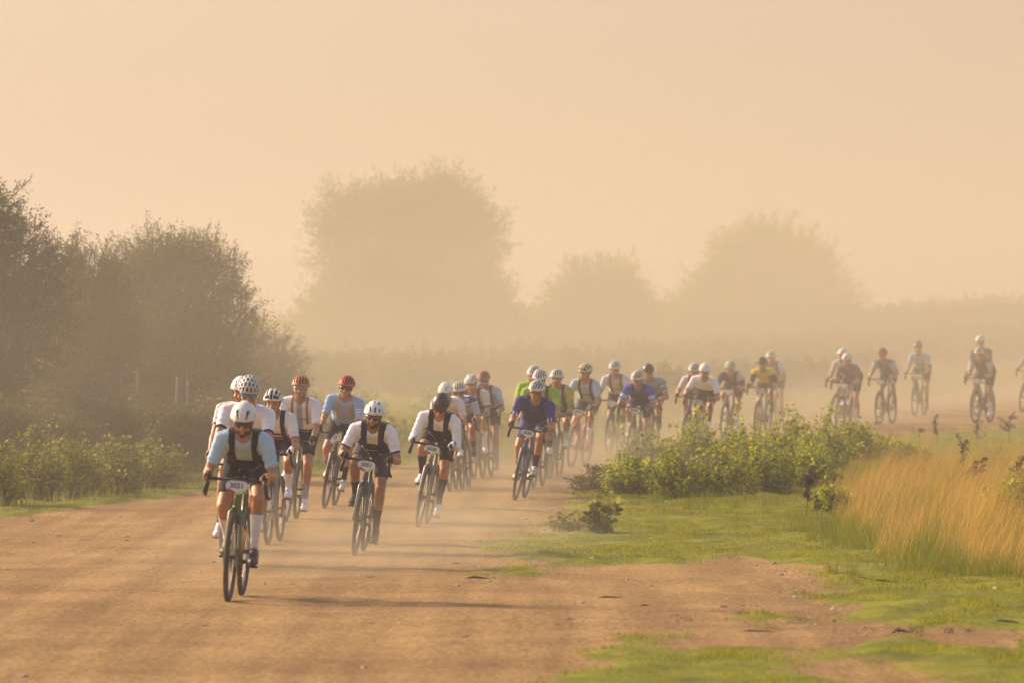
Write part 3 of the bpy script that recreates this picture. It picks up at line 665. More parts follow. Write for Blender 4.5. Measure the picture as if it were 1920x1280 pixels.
# ------------------------------------------------------------------ bicycle
class MB:
    def __init__(s): s.V = []; s.F = []; s.M = []; s.n = 0
    def add(s, V, F, mi=0):
        V = np.asarray(V, float); s.V.append(V); s.F += [tuple(int(i) + s.n for i in f) for f in F]; s.M += [mi] * len(F); s.n += len(V); return s
    def tube(s, pts, rad, sides=10, mi=0, caps=True):
        pts = np.asarray(pts, float)
        if np.isscalar(rad): rad = [rad] * len(pts)
        V, F = tube(pts, rad, sides); F = [tuple(f) for f in F]
        if caps: F.append(tuple(range(sides - 1, -1, -1))); F.append(tuple(range((len(pts) - 1) * sides, len(pts) * sides)))
        return s.add(V, F, mi)
    def torus(s, c, R_, r, seg=64, sides=10, ax='x', mi=0, rz=1.0):
        V = []; F = []
        for i in range(seg):
            a = 2 * math.pi * i / seg
            for k in range(sides):
                b = 2 * math.pi * k / sides; rr = R_ + r * rz * math.cos(b)
                V.append((c[0] + r * math.sin(b), c[1] + rr * math.cos(a), c[2] + rr * math.sin(a)))
        for i in range(seg):
            for k in range(sides):
                F.append((i * sides + k, i * sides + (k + 1) % sides, ((i + 1) % seg) * sides + (k + 1) % sides, ((i + 1) % seg) * sides + k))
        return s.add(V, F, mi)
    def disc(s, c, r, h, sides=24, mi=0, taper=1.0):      # short cylinder along x
        V = []; 
        for sx in (-1, 1):
            for k in range(sides):
                a = 2 * math.pi * k / sides; V.append((c[0] + sx * h / 2, c[1] + r * math.cos(a), c[2] + r * math.sin(a)))
        F = [(k, (k + 1) % sides, sides + (k + 1) % sides, sides + k) for k in range(sides)]
        F += [tuple(range(sides))[::-1], tuple(range(sides, 2 * sides))]
        return s.add(V, F, mi)
    def box(s, c, d, mi=0, rot=None):
        V = np.array([(x, y, z) for x in (-.5, .5) for y in (-.5, .5) for z in (-.5, .5)]) * np.array(d)
        if rot is not None: V = V @ np.array(rot).T
        V = V + np.array(c)
        return s.add(V, [(0, 1, 3, 2), (4, 6, 7, 5), (0, 4, 5, 1), (2, 3, 7, 6), (0, 2, 6, 4), (1, 5, 7, 3)], mi)
    def mesh(s, name, smooth=True):
        me = bpy.data.meshes.new(name); me.from_pydata([tuple(v) for v in np.concatenate(s.V)], [], s.F)
        me.polygons.foreach_set('material_index', s.M); me.polygons.foreach_set('use_smooth', [smooth] * len(s.F)); me.update()
        return me
def hullmesh(groups, name, voxel=None, smooth_it=4):
    """groups: lists of (centre, radius); each list becomes a convex hull; all are fused into one skin"""
    base = _ICO
    V = []; F = []; o = 0
    bm = bmesh.new()
    for g in groups:
        b2 = bmesh.new()
        for c, r in g:
            c = np.asarray(c, float); rr = np.asarray(r, float)
            for v in base: b2.verts.new(c + v * rr)
        res = bmesh.ops.convex_hull(b2, input=b2.verts)
        junk = [e for e in res['geom_interior'] if isinstance(e, bmesh.types.BMVert)] + [e for e in res['geom_unused'] if isinstance(e, bmesh.types.BMVert)]
        bmesh.ops.delete(b2, geom=list(set(junk)), context='VERTS')
        b2.verts.index_update()
        mp = [bm.verts.new(v.co) for v in b2.verts]
        for f in b2.faces: bm.faces.new([mp[v.index] for v in f.verts])
        b2.free()
    bmesh.ops.recalc_face_normals(bm, faces=bm.faces)
    me = bpy.data.meshes.new(name); bm.to_mesh(me); bm.free()
    if voxel is None: return me
    ob = bpy.data.objects.new('tmp', me); COL.objects.link(ob)
    m = ob.modifiers.new('r', 'REMESH'); m.mode = 'VOXEL'; m.voxel_size = voxel; m.use_smooth_shade = True
    if smooth_it:
        sm = ob.modifiers.new('s', 'SMOOTH'); sm.factor = .5; sm.iterations = smooth_it
    dg = bpy.context.evaluated_depsgraph_get(); out = bpy.data.meshes.new_from_object(ob.evaluated_get(dg)); out.name = name
    bpy.data.objects.remove(ob); bpy.data.meshes.remove(me)
    return out
_b = bmesh.new(); bmesh.ops.create_icosphere(_b, subdivisions=2, radius=1.0); _ICO = np.array([v.co[:] for v in _b.verts]); _b.free()

WR, TR = .345, .021                                # wheel outer radius, tyre radius
FH = np.array([0, -.60, WR]); RH = np.array([0, .43, WR]); BB = np.array([0, .0, .285])
SADDLE = np.array([0, .205, .980])
M_TYRE = mat('dusty_tyre', (.085, .065, .045), .95, noise=.35, nscale=14, bump=.5, bscale=120)
M_RIMB = mat('dark_rim', (.05, .042, .035), .5)
M_STEEL = mat('steel', (.45, .42, .38), .35, metal=1.0)
M_BLACKP = mat('black_rubber', (.018, .015, .014), .6, noise=.3, nscale=20)
M_PLATEW = mat('plate_white', (.80, .77, .72), .5)
M_PLATEG = mat('plate_lime', (.62, .72, .03), .5)
M_PLATER = mat('plate_red', (.50, .03, .06), .5)
M_INK = mat('plate_ink', (.05, .04, .06), .6)
BK = {}
def build_bike_meshes():
    t = MB().torus((0, 0, 0), WR - TR, TR, 72, 10)
    for i in range(90):                              # tread knobs
        a = 2 * math.pi * i / 90
        for kx in (-.011, 0, .011):
            rr = WR + .0005 - abs(kx) * .25; c, s_ = math.cos(a + kx * 2), math.sin(a + kx * 2)
            t.box((kx, rr * c, rr * s_), (.007, .004, .011), 0, [[1, 0, 0], [0, c, -s_], [0, s_, c]])
    BK['tyre'] = t.mesh('tyre')
    BK['rim'] = MB().torus((0, 0, 0), WR - 2 * TR - .012, .013, 64, 8, rz=1.3).mesh('rim')
    sp = MB()
    for i in range(24):
        a = 2 * math.pi * i / 24; sx = .028 if i % 2 else -.028; a2 = a + (.35 if i % 4 < 2 else -.35)
        sp.tube([(sx, .02 * math.cos(a2), .02 * math.sin(a2)), (0, (WR - .065) * math.cos(a), (WR - .065) * math.sin(a))], .0012, 4, caps=False)
    BK['spokes'] = sp.mesh('spokes')
    BK['hub'] = MB().disc((0, 0, 0), .014, .10, 16).disc((.028, 0, 0), .024, .005, 16).disc((-.028, 0, 0), .024, .005, 16).mesh('hub', False)
    BK['brake_disc'] = MB().disc((.042, 0, 0), .078, .002, 32).disc((.046, 0, 0), .03, .005, 16).mesh('brake_disc', False)
    HT, HB = np.array([0, -.395, .885]), np.array([0, -.455, .735])       # head tube
    fr = MB()
    fr.tube([HT, HB], [.024, .027], 14)
    fr.tube([HT + [0, .012, -.02], (0, .145, .82)], [.020, .016], 12)
    fr.tube([HB + [0, .01, .01], BB], [.026, .028], 14)
    fr.tube([BB, (0, .17, .88)], [.021, .016], 12)
    fr.disc(BB, .026, .075, 18)
    for s_ in (-1, 1):
        fr.tube([(s_ * .012, .15, .76), (s_ * .045, .36, .45), (s_ * .062, .43, WR)], [.009, .009, .011], 8)
        fr.tube([BB + [s_ * .02, .02, 0], (s_ * .045, .16, .29), (s_ * .062, .43, WR)], [.012, .011, .012], 8)
    fr.tube([(0, -.425, .81), (0, -.445, .812)], .012, 6)
    BK['frame'] = fr.mesh('frame')
    fk = MB(); cr = HB + [0, -.005, -.02]
    fk.tube([HB, cr], [.028, .034], 12)
    for s_ in (-1, 1): fk.tube([cr + [s_ * .012, 0, .005], (s_ * .040, -.475, .68), (s_ * .047, -.52, .55), (s_ * .052, -.565, .42), (s_ * .054, -.60, WR)], [.021, .020, .017, .014, .012], 10)
    BK['fork'] = fk.mesh('fork')
    BK['seatpost'] = MB().tube([(0, .165, .86), (0, .192, .95)], .0136, 10).mesh('seatpost')
    sd = hullmesh([[((-.062, .29, .955), (.016, .02, .018)), ((.062, .29, .955), (.016, .02, .018)), ((-.03, .19, .955), .018), ((.03, .19, .955), .018)], [((0, .20, .955), (.035, .04, .02)), ((0, .06, .95), (.018, .03, .017))]], 'saddle', .008, 6)
    BK['saddle'] = sd
    st = MB(); st.tube([HT + [0, 0, -.005], HT + [0, -.012, .035]], .022, 12); st.tube([HT + [0, -.01, .025], (0, -.485, .935)], [.019, .018], 12); st.disc((0, -.485, .935), .021, .05, 16)
    BK['stem'] = st.mesh('stem')
    hb = MB(); hy, hz_ = -.485, .935
    hb.tube([(-.20, hy, hz_), (.20, hy, hz_)], [.0135, .0135], 10)
    BK['handlebar'] = hb
    for s_ in (-1, 1):
        hb.tube([(s_ * .185, hy, hz_), (s_ * .208, hy - .015, hz_ + .001), (s_ * .215, hy - .055, hz_ + .004), (s_ * .218, hy - .088, hz_ - .012), (s_ * .224, hy - .098, hz_ - .048), (s_ * .232, hy - .078, hz_ - .088),
                 (s_ * .240, hy - .035, hz_ - .118), (s_ * .246, hy + .03, hz_ - .128)], [.0155] * 8, 10)
    BK['handlebar'] = hb.mesh('handlebar')
    for s_, k in ((-1, 'L'), (1, 'R')):
        hd = hullmesh([[((s_ * .215, -.53, .952), .018), ((s_ * .214, -.585, .958), .017)], [((s_ * .214, -.585, .958), .017), ((s_ * .211, -.618, .968), .015), ((s_ * .211, -.622, .992), .011)],
                       [((s_ * .214, -.60, .945), .013), ((s_ * .217, -.605, .93), .010)]], 'hood', .006, 4)
        BK['hood' + k] = hd
        lv = MB(); lv.tube([(s_ * .216, -.615, .945), (s_ * .224, -.625, .905), (s_ * .236, -.612, .865), (s_ * .248, -.592, .825)], [.009, .010, .009, .006], 8)
        BK['lever' + k] = lv.mesh('lever')
    cr = MB(); cr.disc((.052, 0, 0), .012, .05, 12)
    for s_, sg in ((1, 1), (-1, -1)):
        cr.tube([(s_ * .070, 0, 0), (s_ * .078, 0, -.172 * sg)], [.014, .010], 8)
        cr.disc((s_ * .06, 0, 0), .018, .02, 14)
        cr.disc((s_ * .095, 0, -.172 * sg), .006, .04, 8)
    BK['crank'] = cr.mesh('crank')
    ch = MB().torus((-.052, 0, 0), .086, .003, 44, 6)
    for i in range(5):
        a = 2 * math.pi * i / 5; ch.tube([(-.056, .01 * math.cos(a), .01 * math.sin(a)), (-.052, .084 * math.cos(a), .084 * math.sin(a))], .007, 6)
    BK['chainring'] = ch.mesh('chainring')
    BK['pedal'] = MB().box((0, 0, 0), (.075, .065, .016)).mesh('pedal', False)
    dr = MB(); dr.disc((-.05, .43, WR), .055, .03, 24); dr.tube([(-.062, .44, WR - .02), (-.064, .47, .24), (-.064, .43, .17)], [.012, .012, .014], 8); dr.disc((-.062, .475, .25), .022, .008, 12); dr.disc((-.062, .44, .17), .022, .008, 12)
    dr.tube([(-.052, 0, BB[2] + .086), (-.052, .43, WR + .05)], .004, 4); dr.tube([(-.052, 0, BB[2] - .086), (-.060, .43, .155)], .004, 4)
    BK['derailleur'] = dr.mesh('derailleur')
    d = (BB - HB); d = d / np.linalg.norm(d); up = np.array([0, -d[2], d[1]]); up = up if up[2] > 0 else -up
    c0 = HB + d * .24 + up * .062; b = MB(); b.tube([c0 - d * .11, c0 + d * .05, c0 + d * .07], [.036, .036, .03], 14); b.tube([c0 - d * .11, c0 - d * .125, c0 - d * .15], [.028, .022, .012], 12)
    BK['bottle'] = b.mesh('bottle')
    s1, s2 = np.array([0, .02, .36]), np.array([0, .105, .64]); n = np.array([0, -.96, .28]); b = MB(); b.tube([s1 + n * .058, s1 + n * .058 + (s2 - s1) * .5, s1 + n * .058 + (s2 - s1) * .56], [.036, .036, .03], 14)
    b.tube([s1 + n * .058 + (s2 - s1) * .56, s1 + n * .058 + (s2 - s1) * .68], [.024, .012], 12)
    BK['bottle2'] = b.mesh('bottle')
    BK['computer'] = MB().box((0, -.54, .955), (.05, .075, .016)).tube([(0, -.49, .945), (0, -.54, .948)], .008, 6).mesh('computer', False)
    # number plate: rounded shield hung from the bar
    def shield(y, w, h, zc, cut=None):
        pts = []
        for i in range(48):
            a = 2 * math.pi * i / 48; ca, sa = math.cos(a), math.sin(a)
            x = w * math.copysign(abs(ca) ** .62, ca); z = h * math.copysign(abs(sa) ** .7, sa)
            if z < 0: x *= 1 - .42 * (-z / h) ** 1.5; z *= 1.25
            pts.append((x, z))
        return pts
    P = shield(0, .108, .056, 0)
    V = [(x, -.004, z) for x, z in P] + [(x, .002, z) for x, z in P]; n = len(P)
    BK['plate'] = MB().add(V, [tuple(range(n))[::-1], tuple(range(n, 2 * n))] + [(i, (i + 1) % n, n + (i + 1) % n, n + i) for i in range(n)]).mesh('number_plate', False)
    def sub(f): return [(x, z) for x, z in P if f(x, z)]
    low = [(x, z) for x, z in P if z < -.018 + .2 * (x)]; 
    def band(x0, x1, topf, y):
        xs = np.linspace(x0, x1, 14); bot = []
        for x in xs:
            zz = [-.056 * 1.25 * .985 if abs(x) < .035 else -.01]
            # lower outline at x
            best = min((abs(px_ - x), pz_) for px_, pz_ in P if pz_ <= -.002)[1]; bot.append(best + .001)
        V = [(x, y, topf(x)) for x in xs] + [(x, y, min(b_, topf(x))) for x, b_ in zip(xs, bot)]
        return MB().add(V, [(i, i + 1, 15 + i, 14 + i) for i in range(13)]).mesh('band', False)
    BK['lime'] = band(-.01, .085, lambda x: -.040 + (x - .03) * .35, -.0055)
    BK['red'] = band(-.085, -.008, lambda x: -.030 - (x + .05) * .45, -.0055)
build_bike_meshes()
def text_mesh(s, size):
    c = bpy.data.curves.new('t', 'FONT'); c.body = s; c.size = size; c.align_x = 'CENTER'; c.align_y = 'CENTER'; c.extrude = .0006; c.offset = size * .022; c.space_character = 1.08
    o = bpy.data.objects.new('t', c); COL.objects.link(o); dg = bpy.context.evaluated_depsgraph_get(); dg.update()
    me = bpy.data.meshes.new_from_object(o.evaluated_get(dg)); bpy.data.objects.remove(o); bpy.data.curves.remove(c); return me
def olink(name, me, parent, m, loc=None, rot=None):
    """link an object that shares mesh data; its material sits on the object"""
    if len(me.materials) == 0: me.materials.append(None)
    o = bpy.data.objects.new(name, me); COL.objects.link(o); o.parent = parent
    o.material_slots[0].link = 'OBJECT'; o.material_slots[0].material = m
    if loc is not None: o.location = loc
    if rot is not None: o.rotation_euler = rot
    return o
FG = 'gravel bicycles ridden in the bunch'
def bicycle(loc, rot, frame_col, crank, label, plate='', fork_col=None, bottle=None, bottle2=None, plate_tilt=0.0, far=False, lever_mat=None, plate_col=True, steer=0.0):
    root = empty('bicycle', loc, rot); tagp(root, label, 'bicycle', FG)
    mf = cm('frame_paint', frame_col, rough=.35, noise=.12, nscale=6); mk = cm('frame_paint', fork_col or frame_col, rough=.35, noise=.12, nscale=6)
    olink('frame', BK['frame'], root, mf); olink('fork', BK['fork'], root, mk)
    for c in (FH, RH):
        w = empty('wheel', tuple(c), (random.uniform(0, 6), 0, 0)); w.parent = root
        olink('tyre', BK['tyre'], w, M_TYRE); olink('rim', BK['rim'], w, M_RIMB); olink('hub', BK['hub'], w, M_BLACKP)
        olink('spokes', BK['spokes'], w, M_STEEL); olink('brake_disc', BK['brake_disc'], w, M_STEEL)
    olink('seatpost', BK['seatpost'], root, M_BLACKP); olink('saddle', BK['saddle'], root, M_BLACKP, (0, 0, .015))
    olink('stem', BK['stem'], root, M_BLACKP); olink('handlebar', BK['handlebar'], root, M_BLACKP)
    for k in 'LR':
        h = olink('brake_hood', BK['hood' + k], root, M_BLACKP); olink('brake_lever', BK['lever' + k], h, lever_mat or M_BLACKP)
    c = olink('crank', BK['crank'], root, M_BLACKP, tuple(BB), (crank, 0, 0)); olink('chainring', BK['chainring'], c, M_RIMB)
    for s_ in (1, -1):
        olink('pedal', BK['pedal'], c, M_BLACKP, (s_ * .13, 0, -.172 * s_), (-crank, 0, 0))
    olink('derailleur', BK['derailleur'], root, M_STEEL)
    olink('computer', BK['computer'], root, M_BLACKP)
    if bottle: olink('bottle', BK['bottle'], root, cm('bottle', bottle, rough=.4))
    if bottle2: olink('bottle', BK['bottle2'], root, cm('bottle', bottle2, rough=.4))
    if plate is not None:
        p = olink('number_plate', BK['plate'], root, M_PLATEW, (0, -.532, .885), (R(-14), plate_tilt, 0)); p.scale = (.80, 1, .86)
        olink('lime_band', BK['lime'], p, M_PLATEG); olink('red_band', BK['red'], p, M_PLATER)
        if plate:
            t = text_mesh(plate, .064); o = olink('race_number', t, p, M_INK, (0, -.0062, .006), (R(90), 0, 0))
    return root

# ------------------------------------------------------------------ riders
def unit(v): v = np.asarray(v, float); return v / (np.linalg.norm(v) + 1e-9)
def ik(a, b, l1, l2, pole):
    d = b - a; L = min(np.linalg.norm(d), (l1 + l2) * .999); d = unit(d); 
    x = (l1 * l1 - l2 * l2 + L * L) / (2 * L); h = math.sqrt(max(l1 * l1 - x * x, 1e-6))
    p = pole - d * (pole @ d); return a + d * x + unit(p) * h
def seg_t(P, a, b):
    e = b - a; t = np.clip(((P - a) @ e) / (e @ e), 0, 1); return t, np.linalg.norm(P - a - t[:, None] * e, axis=1)
SKIN = (.50, .22, .095)
SKIN_M = {}
def skinmat(tone):
    if tone not in SKIN_M: SKIN_M[tone] = mat('skin', tuple(c * tone for c in SKIN), .5, noise=.16, nscale=14, bump=.15, bscale=60)
    return SKIN_M[tone]
def helmet(parent, HC, f, u, style, c1, c2, k=1.0):
    r = np.cross(f, u); r = unit(r); C = HC + u * .036 * k - f * .012
    A, B, Cz = .101 * k, .138 * k, .128 * k
    NA, NB = 72, 60
    aa = np.radians(np.linspace(-88, 88, NA + 1)); bb = np.radians(np.linspace(82, -112, NB + 1))
    def P(a, b, s=1.0, rib=0.0):
        q = s
        x = A * math.sin(a) * q; y = B * math.cos(a) * math.sin(b) * q; z = Cz * math.cos(a) * math.cos(b) * q
        if z < 0: z *= .8
        return C + r * x + f * y + u * z
    def vent(ad, bd):      # degrees; True = opening
        if style == 'stripes':
            for c0 in (-60, -40, -20, 0, 20, 40, 60):
                if abs(ad - c0 * (1 - .10 * (bd < 0))) < 5.4 and -72 < bd < 74 - abs(c0) * .24: return True
        elif style == 'shark':
            for c0 in (-50, -27, 0, 27, 50):
                if abs(ad - c0) < 6.4 and -70 < bd < (74 if c0 == 0 else 50): return True
            if 12 < abs(ad) < 48 and 53 < bd < 73: return True
        elif style == 'slits':
            for c0, b0, b1, w in ((-22, 36, 72, 5.5), (20, 38, 74, 5.5), (-62, 25, 70, 3), (62, 25, 70, 3), (-20, -60, -5, 6), (20, -60, -5, 6)):
                if abs(ad - c0 - (bd - 55) * (-.14 if c0 > 0 else .26) * (b0 > 0)) < w * (1 if b0 < 0 else .55 + .9 * (b1 - bd) / (b1 - b0)) and b0 < bd < b1: return True
        elif style == 'short':
            for c0, b0, b1, w in ((-36, 42, 67, 4.4), (-12, 44, 68, 4.8), (14, 44, 68, 4.8), (38, 42, 67, 4.4), (62, 46, 64, 3.5), (-62, 46, 64, 3), (-24, 74, 78, 5), (24, 74, 78, 5), (-25, -60, 24, 5), (25, -60, 24, 5), (0, -60, 24, 4)):
                if abs(ad - c0 - (bd - 55) * -.28 * (c0 > 0)) < w and b0 < bd < b1: return True
        elif style == 'holes':
            for row, (b0, b1) in enumerate(((56, 74), (34, 50), (12, 28), (-14, 6), (-46, -24))):
                off = 0 if row % 2 else 10
                for kx in range(-4, 5):
                    if abs(ad - kx * 20 - off) < 5.4 and b0 < bd < b1: return True
        elif style == 'vee':
            for c0 in (0, 22, 44, 66):
                if abs(abs(ad) - c0 - (72 - bd) * .20 * (c0 > 0)) < 5.2 and -66 < bd < (30 if c0 == 0 else 72): return True
        elif style == 'few':
            for c0, b0, b1, w in ((-26, 34, 66, 3.4), (22, 34, 68, 3.4), (0, -40, 20, 3)):
                if abs(ad - c0 - (bd - 50) * .1) < w and b0 < bd < b1: return True
        return False
    F = []; V = []
    for i, a in enumerate(aa):
        for j, b in enumerate(bb):
            rib = 1 + .012 * math.cos(a * 20) if style in ('stripes', 'shark', 'vee') else 1
            V.append(P(a, b, rib))
    idx = lambda i, j: i * (NB + 1) + j
    for i in range(NA):
        for j in range(NB):
            ad = math.degrees((aa[i] + aa[i + 1]) / 2); bd = math.degrees((bb[j] + bb[j + 1]) / 2)
            if not vent(ad, bd): F.append((idx(i, j), idx(i + 1, j), idx(i + 1, j + 1), idx(i, j + 1)))
    me = np_mesh('helmet', V, np.array(F), smooth=True)
    h = link('helmet', me, parent, cm('helmet_shell', c1, rough=.38, noise=.08, nscale=10)); m = h.modifiers.new('t', 'SOLIDIFY'); m.thickness = .014; m.offset = -1 
    V = [P(a, b, .945) for a in aa[::3] for b in bb[::3]]; na, nb = len(aa[::3]), len(bb[::3])
    F = [(i * nb + j, (i + 1) * nb + j, (i + 1) * nb + j + 1, i * nb + j + 1) for i in range(na - 1) for j in range(nb - 1)]
    link('helmet_liner', np_mesh('helmet_liner', V, np.array(F), smooth=True), h, cm('helmet_liner', c2, rough=.8))
    # rim band
    rb = MB(); pts = [P(a, bb[0], .985) for a in aa[6:-6:6]]; rb.tube(pts, .0055, 6); link('helmet_rim', rb.mesh('helmet_rim'), h, cm('helmet_shell', c1, rough=.38, noise=.08, nscale=10))
    return h

def person(loc, rot, sc=1.0, target_top=1.55, crank=0.0, look=(0, 0), kit=None, label='', vox=.0085, far=False, hands='hoods', elbow=.7, tone=1.0, hoff=0.0, wide=1.0, knee=.12):
    """a rider sitting on the bicycle; crank: angle of the crank (0 = +x side foot down). look: (yaw, pitch) of the head in degrees."""
    kit = kit or {}
    root = empty('person', loc, rot); tagp(root, label, 'person', 'cyclists riding in the bunch')
    g = []; bones = []                                  # hull groups, bones: (part, a, b, ra, rb)
    hip0 = np.array([0, .215, .980 + .078 * sc])
    L = .515 * sc
    def spine(al):
        s_ = hip0 + L * np.array([0, -math.sin(al), math.cos(al)])
        be = al * .62; h = s_ + np.array([0, -math.sin(be) * .195, math.cos(be) * .185]) * sc
        return s_, h
    al = R(45)
    for d_ in np.linspace(24, 74, 51):
        s_, h = spine(R(d_))
        if h[2] + .146 * sc < target_top: al = R(d_); break
        al = R(d_)
    S, HC = spine(al); HC = HC + np.array([hoff, 0, 0])
    dors = np.array([0, math.cos(al), math.sin(al)]); vent_ = -dors; ax = unit(S - hip0); X = np.array([1., 0, 0])
    ln = lambda t, lat=0, dv=0: hip0 + (S - hip0) * t + X * lat * sc * wide + dors * dv * sc
    k = sc * (.5 + .5 * wide)
    pel = [(ln(.02, s * .085, .0), .108 * k) for s in (-1, 1)]; glu = [(ln(-.02, s * .08, .05), .098 * k) for s in (-1, 1)]
    wai = [(ln(.36, s * .062, .030), .098 * k) for s in (-1, 1)]; che = [(ln(.70, s * .078, .022), .112 * k) for s in (-1, 1)]
    upp = [(ln(.93, s * .105, .004), .078 * k) for s in (-1, 1)]
    g.append(pel + glu); g.append(pel + wai); g.append(wai + che); g.append(che + upp)
    sh = {s: ln(.955, s * .172, -.012) for s in (-1, 1)}
    for s in (-1, 1): g.append([upp[(s + 1) // 2], (sh[s], .060 * k), (ln(.99, s * .055, .02), .048 * k)]); g.append([che[(s + 1) // 2], (sh[s], .058 * k)])
    nk0, nk1 = ln(1.0, 0, .02), HC + (S - HC) * .30
    g.append([(nk0, .064 * k), (nk1, .056 * k)])
    # head
    yw, pt = R(look[0]), R(look[1])
    f = np.array([math.sin(yw) * math.cos(pt), -math.cos(yw) * math.cos(pt), math.sin(pt)]); u = unit(np.array([0, 0, 1.]) - f * f[2]); r = np.cross(f, u)
    hk = .895 * (sc * .5 + .5)
    hp = lambda a, b, c: HC + (r * a * 1.02 + f * b + u * (c * (1.16 if c < 0 else 1.08))) * hk
    g.append([(hp(0, -.045, .03), .084 * hk), (hp(0, .030, .03), .076 * hk)])
    g.append([(hp(0, .030, .02), .072 * hk), (hp(-.022, .052, -.045), .042 * hk), (hp(.022, .052, -.045), .042 * hk), (hp(0, -.02, -.04), .062 * hk)])
    g.append([(hp(-.018, .058, -.05), .036 * hk), (hp(.018, .058, -.05), .036 * hk), (hp(0, .074, -.092), .022 * hk), (hp(-.045, .0, -.065), .024 * hk), (hp(.045, .0, -.065), .024 * hk)])
    g.append([(hp(0, .098, .014), .009), (hp(0, .118, -.026), .0125), (hp(-.010, .106, -.030), .009), (hp(.010, .106, -.030), .009)])
    for s in (-1, 1):
        g.append([(hp(s * .012, .096, .026), .011), (hp(s * .045, .082, .026), .011)])
        g.append([(hp(s * .040, .074, -.026), .020), (hp(s * .05, .05, -.03), .022)])
        g.append([(hp(s * .083, -.005, .015), (.010, .016, .018)), (hp(s * .078, -.002, -.022), (.008, .010, .012))])
    g.append([(hp(-.020, .094, -.060), .0075), (hp(.020, .094, -.060), .0075), (hp(0, .099, -.058), .0075)])
    g.append([(hp(-.017, .092, -.070), .008), (hp(.017, .092, -.070), .008), (hp(0, .096, -.071), .008)])
    g.append([(hp(0, -.03, -.03), .066 * hk), (nk1, .055 * k)])
    bones.append(('head', HC + u * .02, HC - u * .05 + f * .02, .11, .09)); bones.append(('neck', nk0, nk1, .06, .055))
    bones.append(('torso', ln(0), ln(.97), .15, .15))
    # legs
    ped = {s: BB + np.array([s * .128, .172 * math.sin(crank) * s, -.172 * math.cos(crank) * s]) for s in (-1, 1)}
    ank = {}; knees = {}
    for s in (-1, 1):
        ball = ped[s] + np.array([0, 0, .042]); phase = (-math.cos(crank) * s + 1) / 2         # 1 at top
        tip = -.10 + .22 * (1 - phase)                                                           # heel raised near the bottom
        back = np.array([0, math.cos(tip), math.sin(tip) * .9 + .12 * (1 - phase)])
        an = ball + back * .115 * sc + np.array([s * -.008, 0, .072]); ank[s] = an
        hipj = hip0 + np.array([s * .092 * k, -.01, .0]); tl = .435 * sc; sl = .425 * sc
        kn = ik(hipj, an, tl, sl, np.array([s * knee, -1., .55])); knees[s] = kn
        d = unit(kn - hipj); out = unit(np.cross(d, X)); out = out if out[1] > 0 else -out        # hamstring side
        g.append([(hipj + d * .02, .090 * k), (hipj + d * tl * .35, .083 * k)]); g.append([(hipj + d * tl * .35, .083 * k), (kn - d * .09, .060 * k)])
        g.append([(kn - d * .10, .061 * k), (kn, .053 * k)])
        e = unit(an - kn); calf = unit(np.array([0, 1., 0]) - e * e[1])
        g.append([(kn, .052 * k), (kn + e * .10 * sc + calf * .012, .053 * k), ]); g.append([(kn + e * .09 * sc + calf * .014, .054 * k), (kn + e * .17 * sc + calf * .014, .050 * k)])
        g.append([(kn + e * .17 * sc + calf * .012, .050 * k), (kn + e * .31 * sc, .033 * k)]); g.append([(kn + e * .30 * sc, .033 * k), (an, .031 * k)])
        g.append([(kn + unit(np.array([0, -1, .3])) * .012, .046 * k), (kn, .046 * k)])
        toe = ball + np.array([0, -.055, -.004]); heel = ball + back * .165 * sc
        g.append([(an, .032 * k), (heel + [0, -.02, .02], .027 * k), (ball, .026 * k)]); g.append([(ball, .027 * k), (toe, .022 * k)])
        bones.append(('thigh', hipj, kn, .085, .055)); bones.append(('shin', kn, an, .05, .033)); bones.append(('foot', an, toe, .03, .02))
    # arms and hands
    wr = {}
    for s in (-1, 1):
        if hands == 'hoods': W_ = np.array([s * .222, -.512, .998]); 
        elif hands == 'low': W_ = np.array([s * .225, -.515, .985])
        elif hands == 'tops': W_ = np.array([s * .155, -.452, .978])
        elif hands == 'drops': W_ = np.array([s * .240, -.470, .855])
        wr[s] = W_
        ul, fl = .292 * sc, .262 * sc
        dist = np.linalg.norm(W_ - sh[s])
        if dist > (ul + fl) * .985: ul, fl = dist / .985 * .527, dist / .985 * .473
        el = ik(sh[s], W_, ul, fl, np.array([s * elbow * .46, .22, -1.0]))
        d1 = unit(el - sh[s]); d2 = unit(W_ - el)
        g.append([(sh[s], .060 * k), (sh[s] + d1 * .12 * sc, .049 * k)]); g.append([(sh[s] + d1 * .12 * sc, .050 * k), (el - d1 * .03, .039 * k)]); g.append([(el - d1 * .03, .039 * k), (el, .036 * k)])
        g.append([(el, .036 * k), (el + d2 * .07, .041 * k)]); g.append([(el + d2 * .07, .041 * k), (W_ - d2 * .05, .027 * k)]); g.append([(W_ - d2 * .05, .027 * k), (W_, .0235)])
        bones.append(('uarm', sh[s], el, .055, .038)); bones.append(('farm', el, W_, .04, .025))
        if hands in ('hoods', 'low'):
            K0 = W_ + np.array([0, -.030, -.008]); K1 = np.array([s * .224, -.588, .988])
            g.append([(W_, .023), (K0 + [s * .006, 0, 0], .022), (K1 + [s * .010, .012, -.004], .017), (K1 + [-s * .012, .02, .0], .015)])
            for q, (yy, ln_) in enumerate(((-.604, 1.0), (-.588, 1.08), (-.571, 1.03), (-.554, .85))):
                a0 = np.array([s * .232, yy + .022, .984]); a1 = np.array([s * (.250), yy - .004, .962 - .004 * q]); a2 = np.array([s * .246, yy - .010, .962 - .030 * ln_ - .004 * q]); a3 = np.array([s * .226, yy - .010, .962 - .040 * ln_ - .004 * q]); a4 = np.array([s * .206, yy - .006, .962 - .036 * ln_ - .002 * q])
                for p_, q_ in ((a0, a1), (a1, a2), (a2, a3), (a3, a4)): g.append([(p_, .0098), (q_, .0092)])
